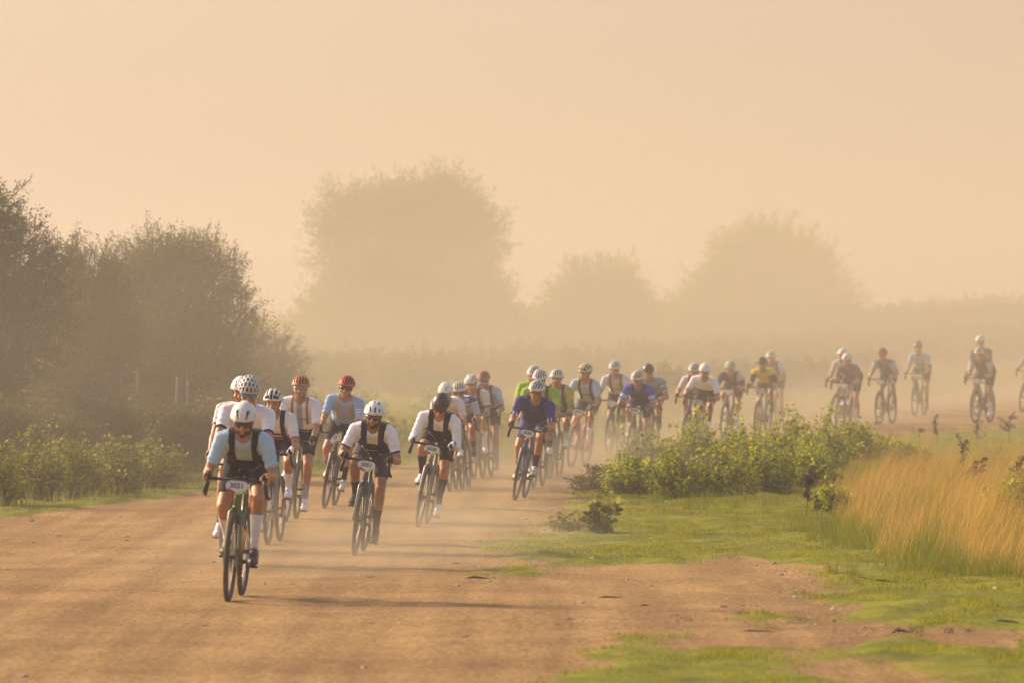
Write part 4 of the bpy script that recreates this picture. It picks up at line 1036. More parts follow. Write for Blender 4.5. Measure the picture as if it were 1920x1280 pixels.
            t0 = W_ + np.array([-s * .012, -.035, -.006]); t1 = np.array([s * .190, -.580, .968]); t2 = np.array([s * .188, -.602, .948])
            g.append([(t0, .014), (t1, .011)]); g.append([(t1, .011), (t2, .0095)])
            bones.append(('hand', W_, K1, .03, .04))
            bones.append(('hand', K1, np.array([s * .23, -.59, .94]), .03, .03))
        elif hands == 'drops':
            K1 = np.array([s * .232, -.555, .872])
            g.append([(W_, .023), (W_ + [0, -.03, .0], .022), (K1, .017)])
            for q in range(4):
                z0 = .888 - .020 * q; y0 = -.575 + .012 * q
                a0 = np.array([s * .245, y0 + .02, z0]); a1 = np.array([s * .252, y0 - .014, z0 - .004]); a2 = np.array([s * .238, y0 - .036, z0 - .006]); a3 = np.array([s * .216, y0 - .034, z0 - .006]); a4 = np.array([s * .205, y0 - .012, z0 - .006])
                for p_, q_ in ((a0, a1), (a1, a2), (a2, a3), (a3, a4)): g.append([(p_, .0098), (q_, .0092)])
            g.append([(W_ + [-s * .01, -.03, .01], .013), (np.array([s * .205, -.56, .885]), .011)])
            bones.append(('hand', W_, K1, .03, .04))
        else:
            K1 = W_ + np.array([0, -.055, -.012]); g.append([(W_, .023), (K1 + [.022, 0, 0], .016), (K1 - [.022, 0, 0], .016)])
            for q in range(4):
                x0 = (q - 1.5) * .0205; a0 = K1 + [x0, -.004, .004]
                for p_, q_ in ((a0, a0 + [0, -.022, -.022]), (a0 + [0, -.022, -.022], a0 + [0, -.010, -.048]), (a0 + [0, -.010, -.048], a0 + [0, .014, -.052])): g.append([(p_, .0098), (q_, .0092)])
            g.append([(W_ + [-s * .018, -.02, -.01], .013), (K1 + [-s * .034, .0, -.028], .0105)]); g.append([(K1 + [-s * .034, .0, -.028], .0105), (K1 + [-s * .024, -.006, -.048], .0095)])
            bones.append(('hand', W_, K1, .03, .04))
    body = hullmesh(g, 'body', vox, 3)
    nv = len(body.vertices); co = np.empty(nv * 3, np.float32); body.vertices.foreach_get('co', co); co = co.reshape(-1, 3).astype(float)
    no = np.empty(nv * 3, np.float32); body.vertices.foreach_get('normal', no); no = no.reshape(-1, 3).astype(float)
    npoly = len(body.polygons); fc = np.empty(npoly * 4, np.int32)
    tot = np.empty(npoly, np.int32); body.polygons.foreach_get('loop_total', tot)
    assert (tot == 4).all(); body.loops.foreach_get('vertex_index', fc); fc = fc.reshape(-1, 4)
    best = np.full(nv, 1e9); part = np.zeros(nv, int); tp = np.zeros(nv)
    for i, (pn, a, b, ra, rb) in enumerate(bones):
        t, d = seg_t(co, np.asarray(a, float), np.asarray(b, float)); sdm = d - (ra + (rb - ra) * t) * sc
        if pn == 'torso':
            sdm = d - np.where(t > .8, .11, .14) * sc; sdm = np.where(np.abs(co[:, 0]) > .165 * k, sdm + .04, sdm)
        w = sdm < best; best[w] = sdm[w]; part[w] = i; tp[w] = t[w]
    pn = np.array([b[0] for b in bones])[part]
    tt = ((co - hip0) @ (S - hip0)) / ((S - hip0) @ (S - hip0)); lat = np.abs(co[:, 0]) / k; dv = (co - (hip0 + np.outer(tt, S - hip0))) @ dors
    xs = co[:, 0]
    I_ = dict(pn=pn, t=tp, tt=tt, lat=lat, dv=dv, x=xs, co=co)
    b_o = link('body', body, root, skinmat(tone))
    def shell(name, mask, off, mats_, midx=None, sm=.004):
        fm_ = mask[fc].all(1)
        if fm_.sum() < 4: return None
        ff = fc[fm_]; used = np.unique(ff); rm = -np.ones(nv, int); rm[used] = np.arange(len(used))
        V = co[used] + no[used] * (off if np.isscalar(off) else off[used][:, None])
        mi = None
        if midx is not None: mi = np.round(np.median(midx[ff], axis=1)).astype(int)
        # flat outline: smooth the border a little
        F2 = rm[ff]; e = np.concatenate([F2[:, [0, 1]], F2[:, [1, 2]], F2[:, [2, 3]], F2[:, [3, 0]]]); es = np.sort(e, 1); key = es[:, 0].astype(np.int64) * len(used) + es[:, 1]
        uq, inv, cnt = np.unique(key, return_inverse=True, return_counts=True); be = e[cnt[inv] == 1]
        if len(be):
            for _ in range(3):
                acc = np.zeros_like(V); n_ = np.zeros(len(V)); np.add.at(acc, be[:, 0], V[be[:, 1]]); np.add.at(acc, be[:, 1], V[be[:, 0]]); np.add.at(n_, be.ravel(), 1)
                w = n_ > 0; V[w] = V[w] * .45 + acc[w] / n_[w][:, None] * .55
            rim = np.unique(be); V[rim] -= no[used][rim] * .0015
        me = np_mesh(name, V, F2, mi, smooth=True)
        o = link(name, me, root, mats_)
        s2 = o.modifiers.new('t', 'SOLIDIFY'); s2.thickness = .0025; s2.offset = -1
        return o
    cl = lambda c, **kw: cm('cloth', c, rough=.85, noise=kw.get('n', .07), nscale=9, bump=.8, bscale=26, spec=.25)
    # jersey
    slv = kit.get('sleeve', .80) * .86; long_ = kit.get('long', False)
    jm = ((pn == 'torso') & (tt > .16)) | ((pn == 'uarm') & ((tp < slv) | long_)) | ((pn == 'farm') & long_ & (tp < .97)) | ((pn == 'neck') & (tp < .28))
    dH = np.linalg.norm(co - HC, axis=1) / hk; nkline = 1.10 - .07 * np.clip(1 - lat / .07, 0, 1) * (dv < 0)
    jm |= ((pn == 'head') | (pn == 'neck') | (pn == 'torso')) & (tt < nkline) & (tt > .5) & (dH > .118)
    jm &= ~((tt > nkline) & (pn != 'uarm') & (pn != 'farm') & (lat < .10))
    pn = np.where(((pn == 'head') | (pn == 'neck')) & jm, 'torso', pn); I_['pn'] = pn
    jc = [kit.get('jersey', (.7, .7, .7))]; mi = np.zeros(nv)
    fn = kit.get('pattern')
    if fn:
        jc, mi = fn(I_, jc)
    if kit.get('cuff'):
        jc = jc + [kit['cuff']]; mi = np.where((pn == 'uarm') & (tp > slv - .09) & (not long_), len(jc) - 1, mi); mi = np.where((pn == 'farm') & (tp > .88) & long_, len(jc) - 1, mi)
    ph_ = 6.0 * vnoise(co[:, 0] * 9 + 3 * sc, co[:, 2] * 7 + loc[0]); torso_ = (pn == 'torso')
    folds = .0075 + .0042 * np.sin(tt * 34 + ph_ + lat * 14) * np.clip(1 - np.abs(tt - .5) / .4, 0, 1) * torso_ + .0035 * np.sin(tp * 30 + ph_) * ((pn == 'uarm') | (pn == 'farm')) * np.clip(tp * 2, .3, 1)
    j = shell('jersey', jm, folds, [cl(c) for c in jc], mi)
    sm_ = ((pn == 'thigh') & (tp < kit.get('shorts_len', .76))) | ((pn == 'torso') & (tt < .24))
    shell('shorts', sm_, .0075, [cl(kit.get('shorts', (.02, .018, .02)))])
    if kit.get('vest'):
        v = kit['vest']; nl = kit.get('vneck', .062); tn = kit.get('vt', .66)
        vm = (pn == 'torso') & (tt > .18) & (lat < np.where(tt < .62, .185, .142)) & ~((dv < .03) & (lat < nl) & (tt > tn)) | ((pn == 'neck') & (tp < .15) & (lat > nl * .8))
        if kit.get('straps'): vm = (pn == 'torso') & (tt > .28) & (lat > nl) & (lat < nl + .055)
        vm |= (pn == 'torso') & (dv > .05) & (tt > .18) & (lat < .13)
        shell('vest', vm, .0135, [cl(v)])
        if kit.get('straps'): shell('chest_strap', (pn == 'torso') & (np.abs(tt - .62) < .035) & (lat < .10) & (dv < 0), .016, [cl(v)])
    gl = kit.get('gloves')
    if gl:
        for s in (-1, 1): shell('glove', ((pn == 'hand') & (co[:, 2] > wr[1][2] - .045) | ((pn == 'farm') & (tp > .95))) & (co[:, 0] * s > 0), .0032, [cl(gl)])
    sk = kit.get('socks'); slen = kit.get('sock_len', .56)
    if sk:
        for s in (-1, 1): shell('sock', (pn == 'shin') & (tp > slen) & (co[:, 0] * s > 0), .0035, [cl(sk)])
    # shoes
    shc = kit.get('shoes', (.03, .03, .03))
    for s in (-1, 1):
        ball = ped[s] + np.array([0, 0, .042]); phase = (-math.cos(crank) * s + 1) / 2; tip = -.10 + .22 * (1 - phase)
        back = np.array([0, math.cos(tip), math.sin(tip) * .9 + .12 * (1 - phase)]); heel = ball + back * .165 * sc; toe = ball + np.array([0, -.062, -.004]); an = ank[s]
        sg = [[(ball + [.014, 0, 0], .033), (ball - [.014, 0, 0], .033), (toe, .027)], [(ball, .036), (heel + [0, -.01, .012], .033), (an * .5 + ball * .5 + [0, -.005, .012], .034)],
              [(heel + [0, -.01, .02], .034), (an + [0, .005, -.012], .040), (an * .6 + ball * .4 + [0, 0, .012], .034)]]
        if kit.get('cover'): sg.append([(an, .041), (an + unit(knees[s] - an) * .10, .043)])
        me = hullmesh(sg, 'shoe', .010 if not far else .013, 3)
        so = link('shoe', me, root, cm('shoe', shc, rough=.45, noise=.1))
        cz = np.empty(len(me.vertices) * 3, np.float32); me.vertices.foreach_get('co', cz); cz = cz.reshape(-1, 3)
        if not far:
            sl_ = MB(); w_ = [(-.026, .03), (.026, .03)]
            pts = [toe + [0, -.018, -.025], ball + [0, 0, -.036], heel + [0, 0, -.030]]
            sl_.tube(pts, [.020, .030, .022], 8); Vs = np.concatenate(sl_.V); Vs[:, 2] = Vs[:, 2] * .35 + .65 * np.interp(Vs[:, 1], [pts[0][1], pts[1][1], pts[2][1]], [p_[2] for p_ in pts]); sl_.V = [Vs]
            link('sole', sl_.mesh('sole'), so, M_BLACKP)
            if kit.get('dial'):
                dd = MB()
                for q in (.25, .6):
                    c_ = ball * (1 - q) + an * q + np.array([0, -.030, .018]); dd.add(c_ + _ICO * .010, [tuple(f_) for f_ in _ICOF])
                link('shoe_dial', dd.mesh('dial'), so, cm('shoe', (.03, .03, .03), rough=.45))
    helmet(root, HC, f, u, kit.get('hstyle', 'stripes'), kit.get('helmet', (.8, .78, .72)), kit.get('liner', (.02, .02, .02)), hk * 1.0)
    # strap
    stp = MB()
    for s in (-1, 1): stp.tube([hp(s * .088, .0, .05), hp(s * .082, .02, -.02), hp(s * .055, .045, -.085), hp(0, .045, -.112)], .0035, 5)
    link('chin_strap', stp.mesh('chin_strap'), root, cm('strap', kit.get('strap', (.03, .03, .03)), rough=.8))
    if kit.get('glasses'):
        gm = cm('lens', kit['glasses'], rough=.12, spec=.8); V = []; n = 17
        for i in range(n):
            a = R(-66 + 132 * i / (n - 1)); nose = math.exp(-(a / .16) ** 2) * .018
            for z_, rr in ((.034, .101), (.014, .108), (-.020 + nose, .102)): V.append(hp(math.sin(a) * rr * .88, math.cos(a) * rr * 1.04, z_ - .010 * abs(math.sin(a)) ** 2 * (z_ < 0) * -1))
        F = [(i * 3 + q, (i + 1) * 3 + q, (i + 1) * 3 + q + 1, i * 3 + q + 1) for i in range(n - 1) for q in (0, 1)]
        go = link('sunglasses', np_mesh('sunglasses', V, np.array(F), smooth=True), root, gm); m_ = go.modifiers.new('t', 'SOLIDIFY'); m_.thickness = .003
        fb = MB(); fb.tube([V[i * 3] for i in range(n)], .0035, 5); 
        if kit.get('full_rim'): fb.tube([V[i * 3 + 2] for i in range(n)], .0028, 5)
        for s, i in ((-1, 0), (1, n - 1)): fb.tube([V[i * 3], hp(s * .090, .0, .022)], .003, 5)
        link('glasses_frame', fb.mesh('glasses_frame'), go, cm('glasses_frame', kit.get('frame_col', (.03, .03, .03)), rough=.4))
    else:
        for s in (-1, 1):
            e = MB(); e.add(hp(s * .032, .086, .004) + _ICO * [.013, .008, .0075], [tuple(f_) for f_ in _ICOF]); link('eye', e.mesh('eye'), root, cm('eye', (.05, .03, .02), rough=.3))
            e = MB(); e.tube([hp(s * .014, .102, .022), hp(s * .034, .100, .030), hp(s * .054, .086, .022)], [.004, .005, .003], 5); link('eyebrow', e.mesh('eyebrow'), root, cm('hair', (.03, .018, .012), rough=.8))
    hd = (pn == 'head') | (pn == 'neck'); rel = (co - HC) / hk; ru, rf, rr_ = rel @ u, rel @ f, rel @ r
    if kit.get('beard'): shell('beard', hd & (ru < -.048) & (rf > .0) & (ru > -.13) & ~((np.abs(rr_) < .02) & (ru > -.075) & (rf > .09)) | (hd & (np.abs(rr_) > .06) & (ru < .0) & (ru > -.08) & (rf > .0)), .004, [cm('hair', (.045, .025, .016), rough=.9)])
    shell('hair', hd & (rf < .005) & (ru > -.045) & ~((np.abs(rr_) > .078)), .006, [cm('hair', kit.get('hair', (.02, .014, .01)), rough=.9)])
    e = MB(); e.tube([hp(-.022, .100, -.0655), hp(0, .105, -.066), hp(.022, .100, -.0655)], [.0025, .0035, .0025], 5); link('mouth', e.mesh('mouth'), root, cm('lip', (.22, .07, .05), rough=.6))
    if kit.get('extra'): kit['extra'](dict(root=root, shell=shell, cl=cl, ln=ln, hp=hp, dors=dors, wr=wr, sh=sh, S=S, hip0=hip0, HC=HC, f=f, u=u, r=r, **I_))
    return root
_b = bmesh.new(); bmesh.ops.create_icosphere(_b, subdivisions=2, radius=1.0); _b.verts.index_update(); _ICOF = [[v.index for v in f_.verts] for f_ in _b.faces]; _b.free()
# ------------------------------------------------------------------ kit patterns (torso co-ordinates)
WHT = (.88, .85, .85); BLK = (.018, .016, .018); NAVY = (.022, .025, .09); SKY = (.36, .52, .70)
def split_low(c_low, t=.45):                       # lower part of the jersey in another colour
    def fn(I, jc): return jc + [c_low], np.where((I['pn'] == 'torso') & (I['tt'] < t), 1, 0)
    return fn
def sleeves(c, frm=0.0):
    def fn(I, jc): return jc + [c], np.where((I['pn'] == 'uarm') & (I['t'] > frm), 1, 0)
    return fn
def bars(c, n=9, parts=('uarm', 'torso')):          # cross stripes
    def fn(I, jc):
        ph = np.where(I['pn'] == 'uarm', I['t'] * n, I['tt'] * n * 1.6)
        return jc + [c], np.where((np.floor(ph * 2) % 2 == 0), 1, 0)
    return fn
def centre(c, w=.035):
    def fn(I, jc): return jc + [c], np.where((I['pn'] == 'torso') & (I['lat'] < w), 1, 0)
    return fn
def low_and_band(c_low, c_band, t0=.36, t1=.5):
    def fn(I, jc): m = np.where((I['pn'] == 'torso') & (I['tt'] < t1), 2, 0); m = np.where((I['pn'] == 'torso') & (I['tt'] < t0), 1, m); return jc + [c_low, c_band], m
    return fn
def sleeve_tri(c_mid, c_end):
    def fn(I, jc): m = np.where((I['pn'] == 'uarm') & (I['t'] > .34), 1, 0); m = np.where((I['pn'] == 'uarm') & (I['t'] > .56), 2, m); return jc + [c_mid, c_end], m
    return fn
def neon(c2):
    def fn(I, jc): return jc + [c2], np.where((I['pn'] == 'uarm') & (I['t'] > .30), 1, 0)
    return fn
def sponsor_marks(E):                               # the two white blocks on each navy sleeve
    I = E; ax_ = np.abs(I['x'])
    for s_ in (-1, 1):
        m = (I['pn'] == 'uarm') & (I['t'] > .54) & (I['t'] < .76) & (I['x'] * s_ > 0)
        mid = np.median(ax_[m]); I['shell']('sleeve_mark', m & (np.abs(ax_ - mid - .012) < .011), .013, [I['cl']((.75, .73, .70))]); I['shell']('sleeve_mark', m & (np.abs(ax_ - mid + .020) < .012), .013, [I['cl']((.75, .73, .70))])
def wordmark(E):
    # the small wordmark over the chest panel of the black vest
    t = text_mesh('GIANETTI', .026); o = link('chest_lettering', t, E['root'], cm('ink_white', (.7, .68, .66), rough=.7))
    p = E['ln'](.60, 0, -.150); z = -E['dors']; y = unit(E['S'] - E['hip0']); x = np.cross(y, z)
    o.matrix_local = Matrix([[x[0], y[0], z[0], p[0]], [x[1], y[1], z[1], p[1]], [x[2], y[2], z[2], p[2]], [0, 0, 0, 1]])
def numbered(w=.0, c=(.55, .40, .20)):
    def ex(E):
        E['shell']('pack_strap', (E['pn'] == 'torso') & (E['tt'] > .40) & (np.abs(E['lat'] - .082) < .018) & (E['dv'] < .05), .013, [E['cl'](c)])
        E['shell']('chest_strap', (E['pn'] == 'torso') & (np.abs(E['tt'] - .62) < .022) & (E['lat'] < .085) & (E['dv'] < 0), .013, [E['cl'](c)])
    return ex
# u, v of the front contact, head u, top v, heading deg, crank deg, ...
RD = [
 dict(c=(427, 1128), h=(458, 755), th=6, cr=-82, hands='low', look=(0, -24), tone=.95, wide=.98, frame=(.13, .145, .04), plate='3021', bottle2=(.75, .42, .02), elbow=.8,
      kit=dict(jersey=(.42, .60, .72), cuff=(.44, .62, .74), sleeve=.86, vest=(.020, .014, .014), vt=.52, vneck=.060, helmet=(.80, .76, .66), hstyle='slits', glasses=(.03, .03, .06), socks=(.80, .76, .76), sock_len=.30, shoes=(.025, .02, .018), shorts=(.02, .017, .018), beard=True),
      lab='person in a light blue jersey and black vest under a white helmet, leading the bunch', blab='olive green bicycle with plate 3021 at the head of the bunch'),
 dict(c=(424, 1066), h=(464, 705), th=6, cr=20, hands='hoods', look=(8, -26), wide=1.08, frame=(.03, .03, .03), plate=None,
      kit=dict(jersey=WHT, cuff=(.03, .035, .10), sleeve=.80, helmet=(.60, .56, .48), hstyle='holes', liner=(.12, .06, .04), glasses=(.10, .22, .28), gloves=BLK, socks=BLK, shoes=BLK),
      lab='person in a plain white jersey and cream many holed helmet right behind the leader', blab='dark bicycle almost wholly hidden behind the plate 3021 bicycle'),
 dict(c=(417, 1036), h=(450, 706), th=6, cr=170, hands='hoods', look=(0, -15), frame=(.05, .05, .05), plate=None,
      kit=dict(jersey=(.6, .58, .58), helmet=(.80, .77, .70), hstyle='few', socks=BLK, shoes=WHT),
      lab='person in a white helmet whose edge shows left of the cream many holed helmet', blab='bicycle hidden third in line behind the leader'),
 dict(c=(502, 1021), h=(512, 729), th=7, cr=172, hands='hoods', look=(-4, -8), frame=(.20, .20, .18), plate=None, elbow=.6,
      kit=dict(jersey=(.86, .82, .82), pattern=low_and_band((.03, .025, .03), (.45, .03, .03)), vest=BLK, straps=True, helmet=(.74, .72, .66), hstyle='shark', gloves=(.75, .7, .68), socks=WHT, sock_len=.35, shoes=WHT, dial=True),
      lab='person in a white jersey with a red waist band, beside the leader on the right', blab='grey bicycle beside the leading pair, front wheel near their shadow'),
 dict(c=(535, 978), h=(563, 703), th=7, cr=8, hands='hoods', look=(0, -6), frame=(.22, .22, .16), plate=None, elbow=.4,
      kit=dict(jersey=(.88, .85, .85), pattern=centre((.34, .45, .62)), extra=numbered(0, (.35, .26, .17)), sleeve=.92, helmet=(.58, .17, .06), hstyle='stripes', liner=(.12, .05, .03), glasses=(.25, .22, .25), frame_col=(.78, .74, .7), full_rim=True, gloves=BLK, socks=(.36, .38, .42), shoes=WHT, dial=True, shorts=(.025, .025, .035)),
      lab='person in an orange helmet and white rimmed glasses with a blue striped white jersey', blab='bicycle under the orange helmet rider behind the leading group'),
 dict(c=(608, 953), h=(650, 704), th=7, cr=-70, hands='hoods', look=(-3, -10), frame=(.12, .12, .10), plate='77', plate_tilt=R(-58), elbow=.45,
      kit=dict(jersey=(.34, .48, .78), pattern=(lambda I, jc: (jc + [(.75, .74, .76)], np.where((I['pn'] == 'uarm') & (I['x'] > 0) & (np.floor(I['t'] * 16) % 2 == 0) & (I['t'] > .25), 1, 0))), extra=numbered(), helmet=(.62, .05, .035), hstyle='stripes', liner=(.12, .02, .02), glasses=(.03, .025, .03), gloves=BLK, socks=BLK, shoes=(.62, .58, .50), shorts=(.03, .022, .022), beard=False),
      lab='person in a red helmet and light blue jersey with crossed pack straps', blab='bicycle with a plate reading 77 turned on its side'),
 dict(c=(664, 1041), h=(703, 752), th=5, cr=5, hands='low', look=(-4, -14), tone=.85, frame=(.10, .10, .085), plate='3051', wide=1.02, elbow=1.0, bottle=(.03, .03, .03),
      kit=dict(jersey=(.90, .87, .89), cuff=(.035, .04, .12), sleeve=.84, vest=(.022, .015, .016), vt=.68, vneck=.055, helmet=(.82, .79, .74), hstyle='short', liner=(.10, .02, .03), glasses=(.10, .035, .02), beard=True, socks=(.02, .016, .016), sock_len=.52, shoes=(.02, .016, .016), shorts=(.075, .07, .085), gloves=(.03, .025, .025), extra=wordmark),
      lab='bearded person in a black vest with white sleeves and navy cuffs, white helmet', blab='grey bicycle with plate 3051, front wheel nearest the grass tongue'),
 dict(c=(783, 988), h=(828, 737), th=6, cr=10, hands='hoods', look=(-2, -40), wide=1.05, frame=(.28, .25, .18), plate='3030', elbow=.7, bottle=(.6, .58, .55),
      kit=dict(jersey=(.90, .86, .90), long=True, cuff=(.04, .05, .14), vest=BLK, vt=.66, vneck=.05, helmet=(.060, .045, .035), hstyle='few', liner=(.03, .025, .02), glasses=(.02, .02, .02), gloves=(.72, .68, .66), socks=(.045, .045, .06), sock_len=.25, shoes=WHT, dial=True, shorts=BLK),
      lab='person in a dark helmet with long white sleeves and a black vest, head bowed', blab='bicycle with plate 3030 under the long sleeved rider'),
 dict(c=(843, 921), h=(828, 717), th=5, cr=200, hands='hoods', look=(0, -20), frame=(.06, .06, .05), plate=None,
      kit=dict(jersey=(.78, .68, .68), helmet=(.82, .78, .70), hstyle='few', socks=BLK, shoes=WHT, dial=True),
      lab='person in a pinkish white jersey hidden behind the long sleeved rider', blab='bicycle of the pinkish white shouldered rider behind the plate 3030 bicycle'),
 dict(c=(867, 918), h=(851, 715), th=5, cr=170, hands='hoods', look=(0, -16), frame=(.05, .055, .03), plate=None,
      kit=dict(jersey=(.76, .74, .78), pattern=bars((.04, .05, .22)), helmet=(.78, .76, .70), hstyle='stripes', glasses=(.03, .03, .04), socks=BLK, shoes=(.05, .05, .05)),
      lab='person in a navy and white striped jersey and striped black and white helmet', blab='dark bicycle under the striped jersey rider'),
 dict(c=(889, 898), h=(876, 702), th=7, cr=-110, hands='hoods', look=(0, -10), frame=(.18, .19, .12), plate=None, elbow=.5,
      kit=dict(jersey=(.72, .66, .62), pattern=split_low(BLK, .52), cuff=(.03, .03, .05), vest=(.04, .035, .035), straps=True, helmet=(.80, .78, .72), hstyle='vee', gloves=(.06, .16, .42), socks=WHT, shoes=WHT, sock_len=.4),
      lab='person in a white helmet with a black vee pattern and blue gloves', blab='bicycle under the blue gloved rider behind the plate 3030 bicycle'),
 dict(c=(905, 896), h=(907, 694), th=7, cr=5, hands='hoods', look=(-3, -5), frame=(.08, .08, .07), plate=None, elbow=.5,
      kit=dict(jersey=(.50, .52, .55), pattern=sleeves((.48, .58, .70)), vest=(.05, .05, .055), straps=True, sleeve=.85, helmet=(.48, .14, .07), hstyle='stripes', liner=(.25, .08, .05), glasses=(.12, .10, .12), frame_col=(.75, .72, .7), full_rim=True, gloves=(.65, .62, .6), socks=(.38, .42, .50), shoes=(.38, .42, .50), cover=True),
      lab='person in a rusty orange helmet with pale blue sleeves and grey blue overshoes', blab='bicycle under the rusty orange helmet rider, rightmost of the second group'),
 dict(c=(965, 938), h=(1007, 712), th=7, cr=-107, hands='hoods', look=(-8, -18), wide=1.1, frame=(.10, .12, .14), fork=(.12, .14, .26), plate='3038', elbow=.8, bottle=(.5, .48, .4),
      kit=dict(jersey=(.045, .05, .22), sleeve=.86, vest=(.035, .03, .09), vt=.8, helmet=(.80, .78, .74), hstyle='stripes', glasses=(.25, .07, .03), frame_col=(.75, .65, .03), gloves=(.03, .03, .03), socks=(.04, .035, .035), shoes=(.6, .58, .5), shorts=(.10, .10, .22), extra=sponsor_marks),
      lab='person all in navy kit with white sleeve marks and yellow topped glasses', blab='bicycle with plate 3038 under the navy kit rider'),
 dict(c=(1000, 915), h=(1012, 692), th=7, cr=180, hands='hoods', look=(0, -20), frame=(.05, .05, .05), plate=None, wide=1.1,
      kit=dict(jersey=(.34, .50, .06), pattern=neon((.48, .60, .04)), helmet=(.80, .78, .72), hstyle='stripes', socks=BLK, shoes=WHT, vest=(.05, .05, .04), straps=True),
      lab='person in a green jersey directly behind the navy kit rider', blab='bicycle hidden behind the plate 3038 bicycle'),
 dict(c=(980, 893), h=(1001, 685), th=7, cr=20, hands='hoods', look=(0, -12), frame=(.05, .05, .05), plate=None, wide=1.05,
      kit=dict(jersey=(.38, .58, .05), pattern=neon((.62, .68, .03)), helmet=(.78, .76, .72), hstyle='stripes', socks=BLK, shoes=BLK),
      lab='person in a neon green and yellow jersey, furthest back behind the navy rider', blab='bicycle hidden behind the two neon jersey riders'),
 dict(c=(1030, 898), h=(1044, 691), th=8, cr=170, hands='hoods', look=(-10, -10), frame=(.10, .10, .09), plate=None, elbow=.5,
      kit=dict(jersey=(.62, .58, .54), pattern=(lambda I, jc: (jc + [(.55, .44, .10), (.34, .48, .16)], np.where((I['pn'] == 'uarm') & (I['t'] < .45), 1, np.where(I['pn'] == 'uarm', 2, 0)))), vest=(.10, .07, .07), straps=True, helmet=(.80, .78, .72), hstyle='stripes', strap=(.75, .73, .7), gloves=(.06, .06, .05), socks=WHT, sock_len=.45, shoes=WHT),
      lab='person with yellow and green sleeves, right of the navy kit rider', blab='bicycle right behind the plate 3038 bicycle'),
 dict(c=(1070, 877), h=(1098, 681), th=12.7, cr=-90, hands='hoods', look=(-10, -16), frame=(.42, .04, .035), plate='3034', elbow=.6,
      kit=dict(jersey=(.50, .58, .60), pattern=sleeves((.46, .56, .70)), vest=(.05, .05, .055), straps=True, helmet=(.72, .62, .42), hstyle='shark', gloves=(.03, .03, .03), socks=WHT, shoes=(.55, .05, .05), shorts=(.10, .10, .12), sock_len=.4),
      lab='person in a cream helmet and pale blue jersey riding the red bicycle', blab='bright red bicycle under the cream helmet rider'),
 dict(c=(1141, 854), h=(1153, 676), th=10.5, cr=-160, hands='hoods', look=(0, -10), frame=(.06, .06, .05), plate='', bottle=(.72, .78, .02), bottle2=(.72, .78, .02), elbow=.5,
      kit=dict(jersey=(.70, .66, .66), vest=(.12, .09, .09), straps=True, helmet=(.78, .76, .68), hstyle='stripes', socks=BLK, shoes=(.6, .7, .05)),
      lab='person in a pale pinkish jersey riding the bicycle with lime bottles', blab='dark bicycle with lime yellow bottles'),
 dict(c=(1180, 874), h=(1197, 694), th=9, cr=20, hands='hoods', look=(-2, -24), frame=(.04, .05, .09), plate='3018', elbow=1.0, wide=1.05,
      kit=dict(jersey=(.05, .09, .42), pattern=sleeve_tri((.55, .62, .74), (.12, .22, .62)), cuff=(.75, .75, .78), sleeve=.86, helmet=(.82, .79, .74), hstyle='stripes', gloves=(.02, .02, .03), socks=WHT, shoes=(.7, .68, .65), shorts=(.03, .03, .10), vest=(.03, .04, .14), vt=.9),
      lab='person in a royal blue jersey with pale sleeve bands, bent low over the bar', blab='bicycle under the royal blue rider, wheels behind the shrub'),
 dict(c=(1212, 857), h=(1216, 682), th=9, cr=190, hands='hoods', look=(0, -8), frame=(.04, .04, .04), plate=None, wide=1.1,
      kit=dict(jersey=(.26, .36, .46), pattern=(lambda I, jc: (jc + [(.04, .05, .10), (.6, .58, .56)], np.where((I['pn'] == 'uarm'), np.floor(I['t'] * 9) % 3, 0))), helmet=(.025, .03, .035), hstyle='few', liner=(.02, .02, .02), socks=BLK, shoes=BLK),
      lab='person in a dark helmet and blue jersey with banded sleeve, behind the royal blue rider', blab='bicycle hidden behind the royal blue rider'),
 dict(c=(1282, 845), h=(1303, 680), th=10, cr=30, hands='hoods', look=(0, -12), frame=(.05, .05, .05), plate=None,
      kit=dict(jersey=(.74, .70, .70), helmet=(.78, .76, .70), hstyle='stripes', vest=(.06, .05, .05), straps=True, socks=BLK, shoes=BLK, cuff=(.5, .56, .7)),
      lab='person in a striped helmet half hidden behind the white and black jersey rider', blab='bicycle half hidden left of the white forked bicycle'),
 dict(c=(1292, 850), h=(1323, 681), th=11, cr=170, hands='hoods', look=(-4, -18), frame=(.55, .52, .44), plate='3012', elbow=.7, wide=1.1,
      kit=dict(jersey=(.90, .87, .89), pattern=split_low((.03, .026, .03), .62), helmet=(.84, .81, .76), hstyle='few', gloves=(.03, .03, .03), socks=BLK, shoes=WHT),
      lab='person in a white shouldered black jersey and plain white helmet behind the shrubs', blab='white forked bicycle behind the shrubs'),
 dict(c=(1356, 822), h=(1370, 677), th=11, cr=-30, hands='hoods', look=(0, -18), frame=(.12, .10, .08), plate='', elbow=.6, wide=.95,
      kit=dict(jersey=(.06, .055, .085), pattern=(lambda I, jc: (jc + [(.5, .5, .55)], np.where((I['pn'] == 'uarm') & (I['t'] < .3) & (I['x'] > 0), 1, 0))), helmet=(.62, .54, .36), hstyle='vee', socks=WHT, shoes=WHT),
      lab='person in a dark jersey and cream helmet between the white jersey and yellow jersey riders', blab='bicycle under the dark jersey rider'),
 dict(c=(1420, 818), h=(1430, 669), th=11, cr=170, hands='hoods', look=(4, -14), frame=(.55, .50, .42), fork=(.55, .50, .42), plate='3201', elbow=.6,
      kit=dict(jersey=(.72, .56, .02), pattern=sleeves((.035, .03, .04), .12), helmet=(.035, .03, .03), hstyle='few', liner=(.02, .02, .02), gloves=(.03, .03, .03), socks=BLK, shoes=BLK),
      lab='person in a bright yellow jersey with black sleeves', blab='bicycle with a white plate under the yellow jersey rider'),
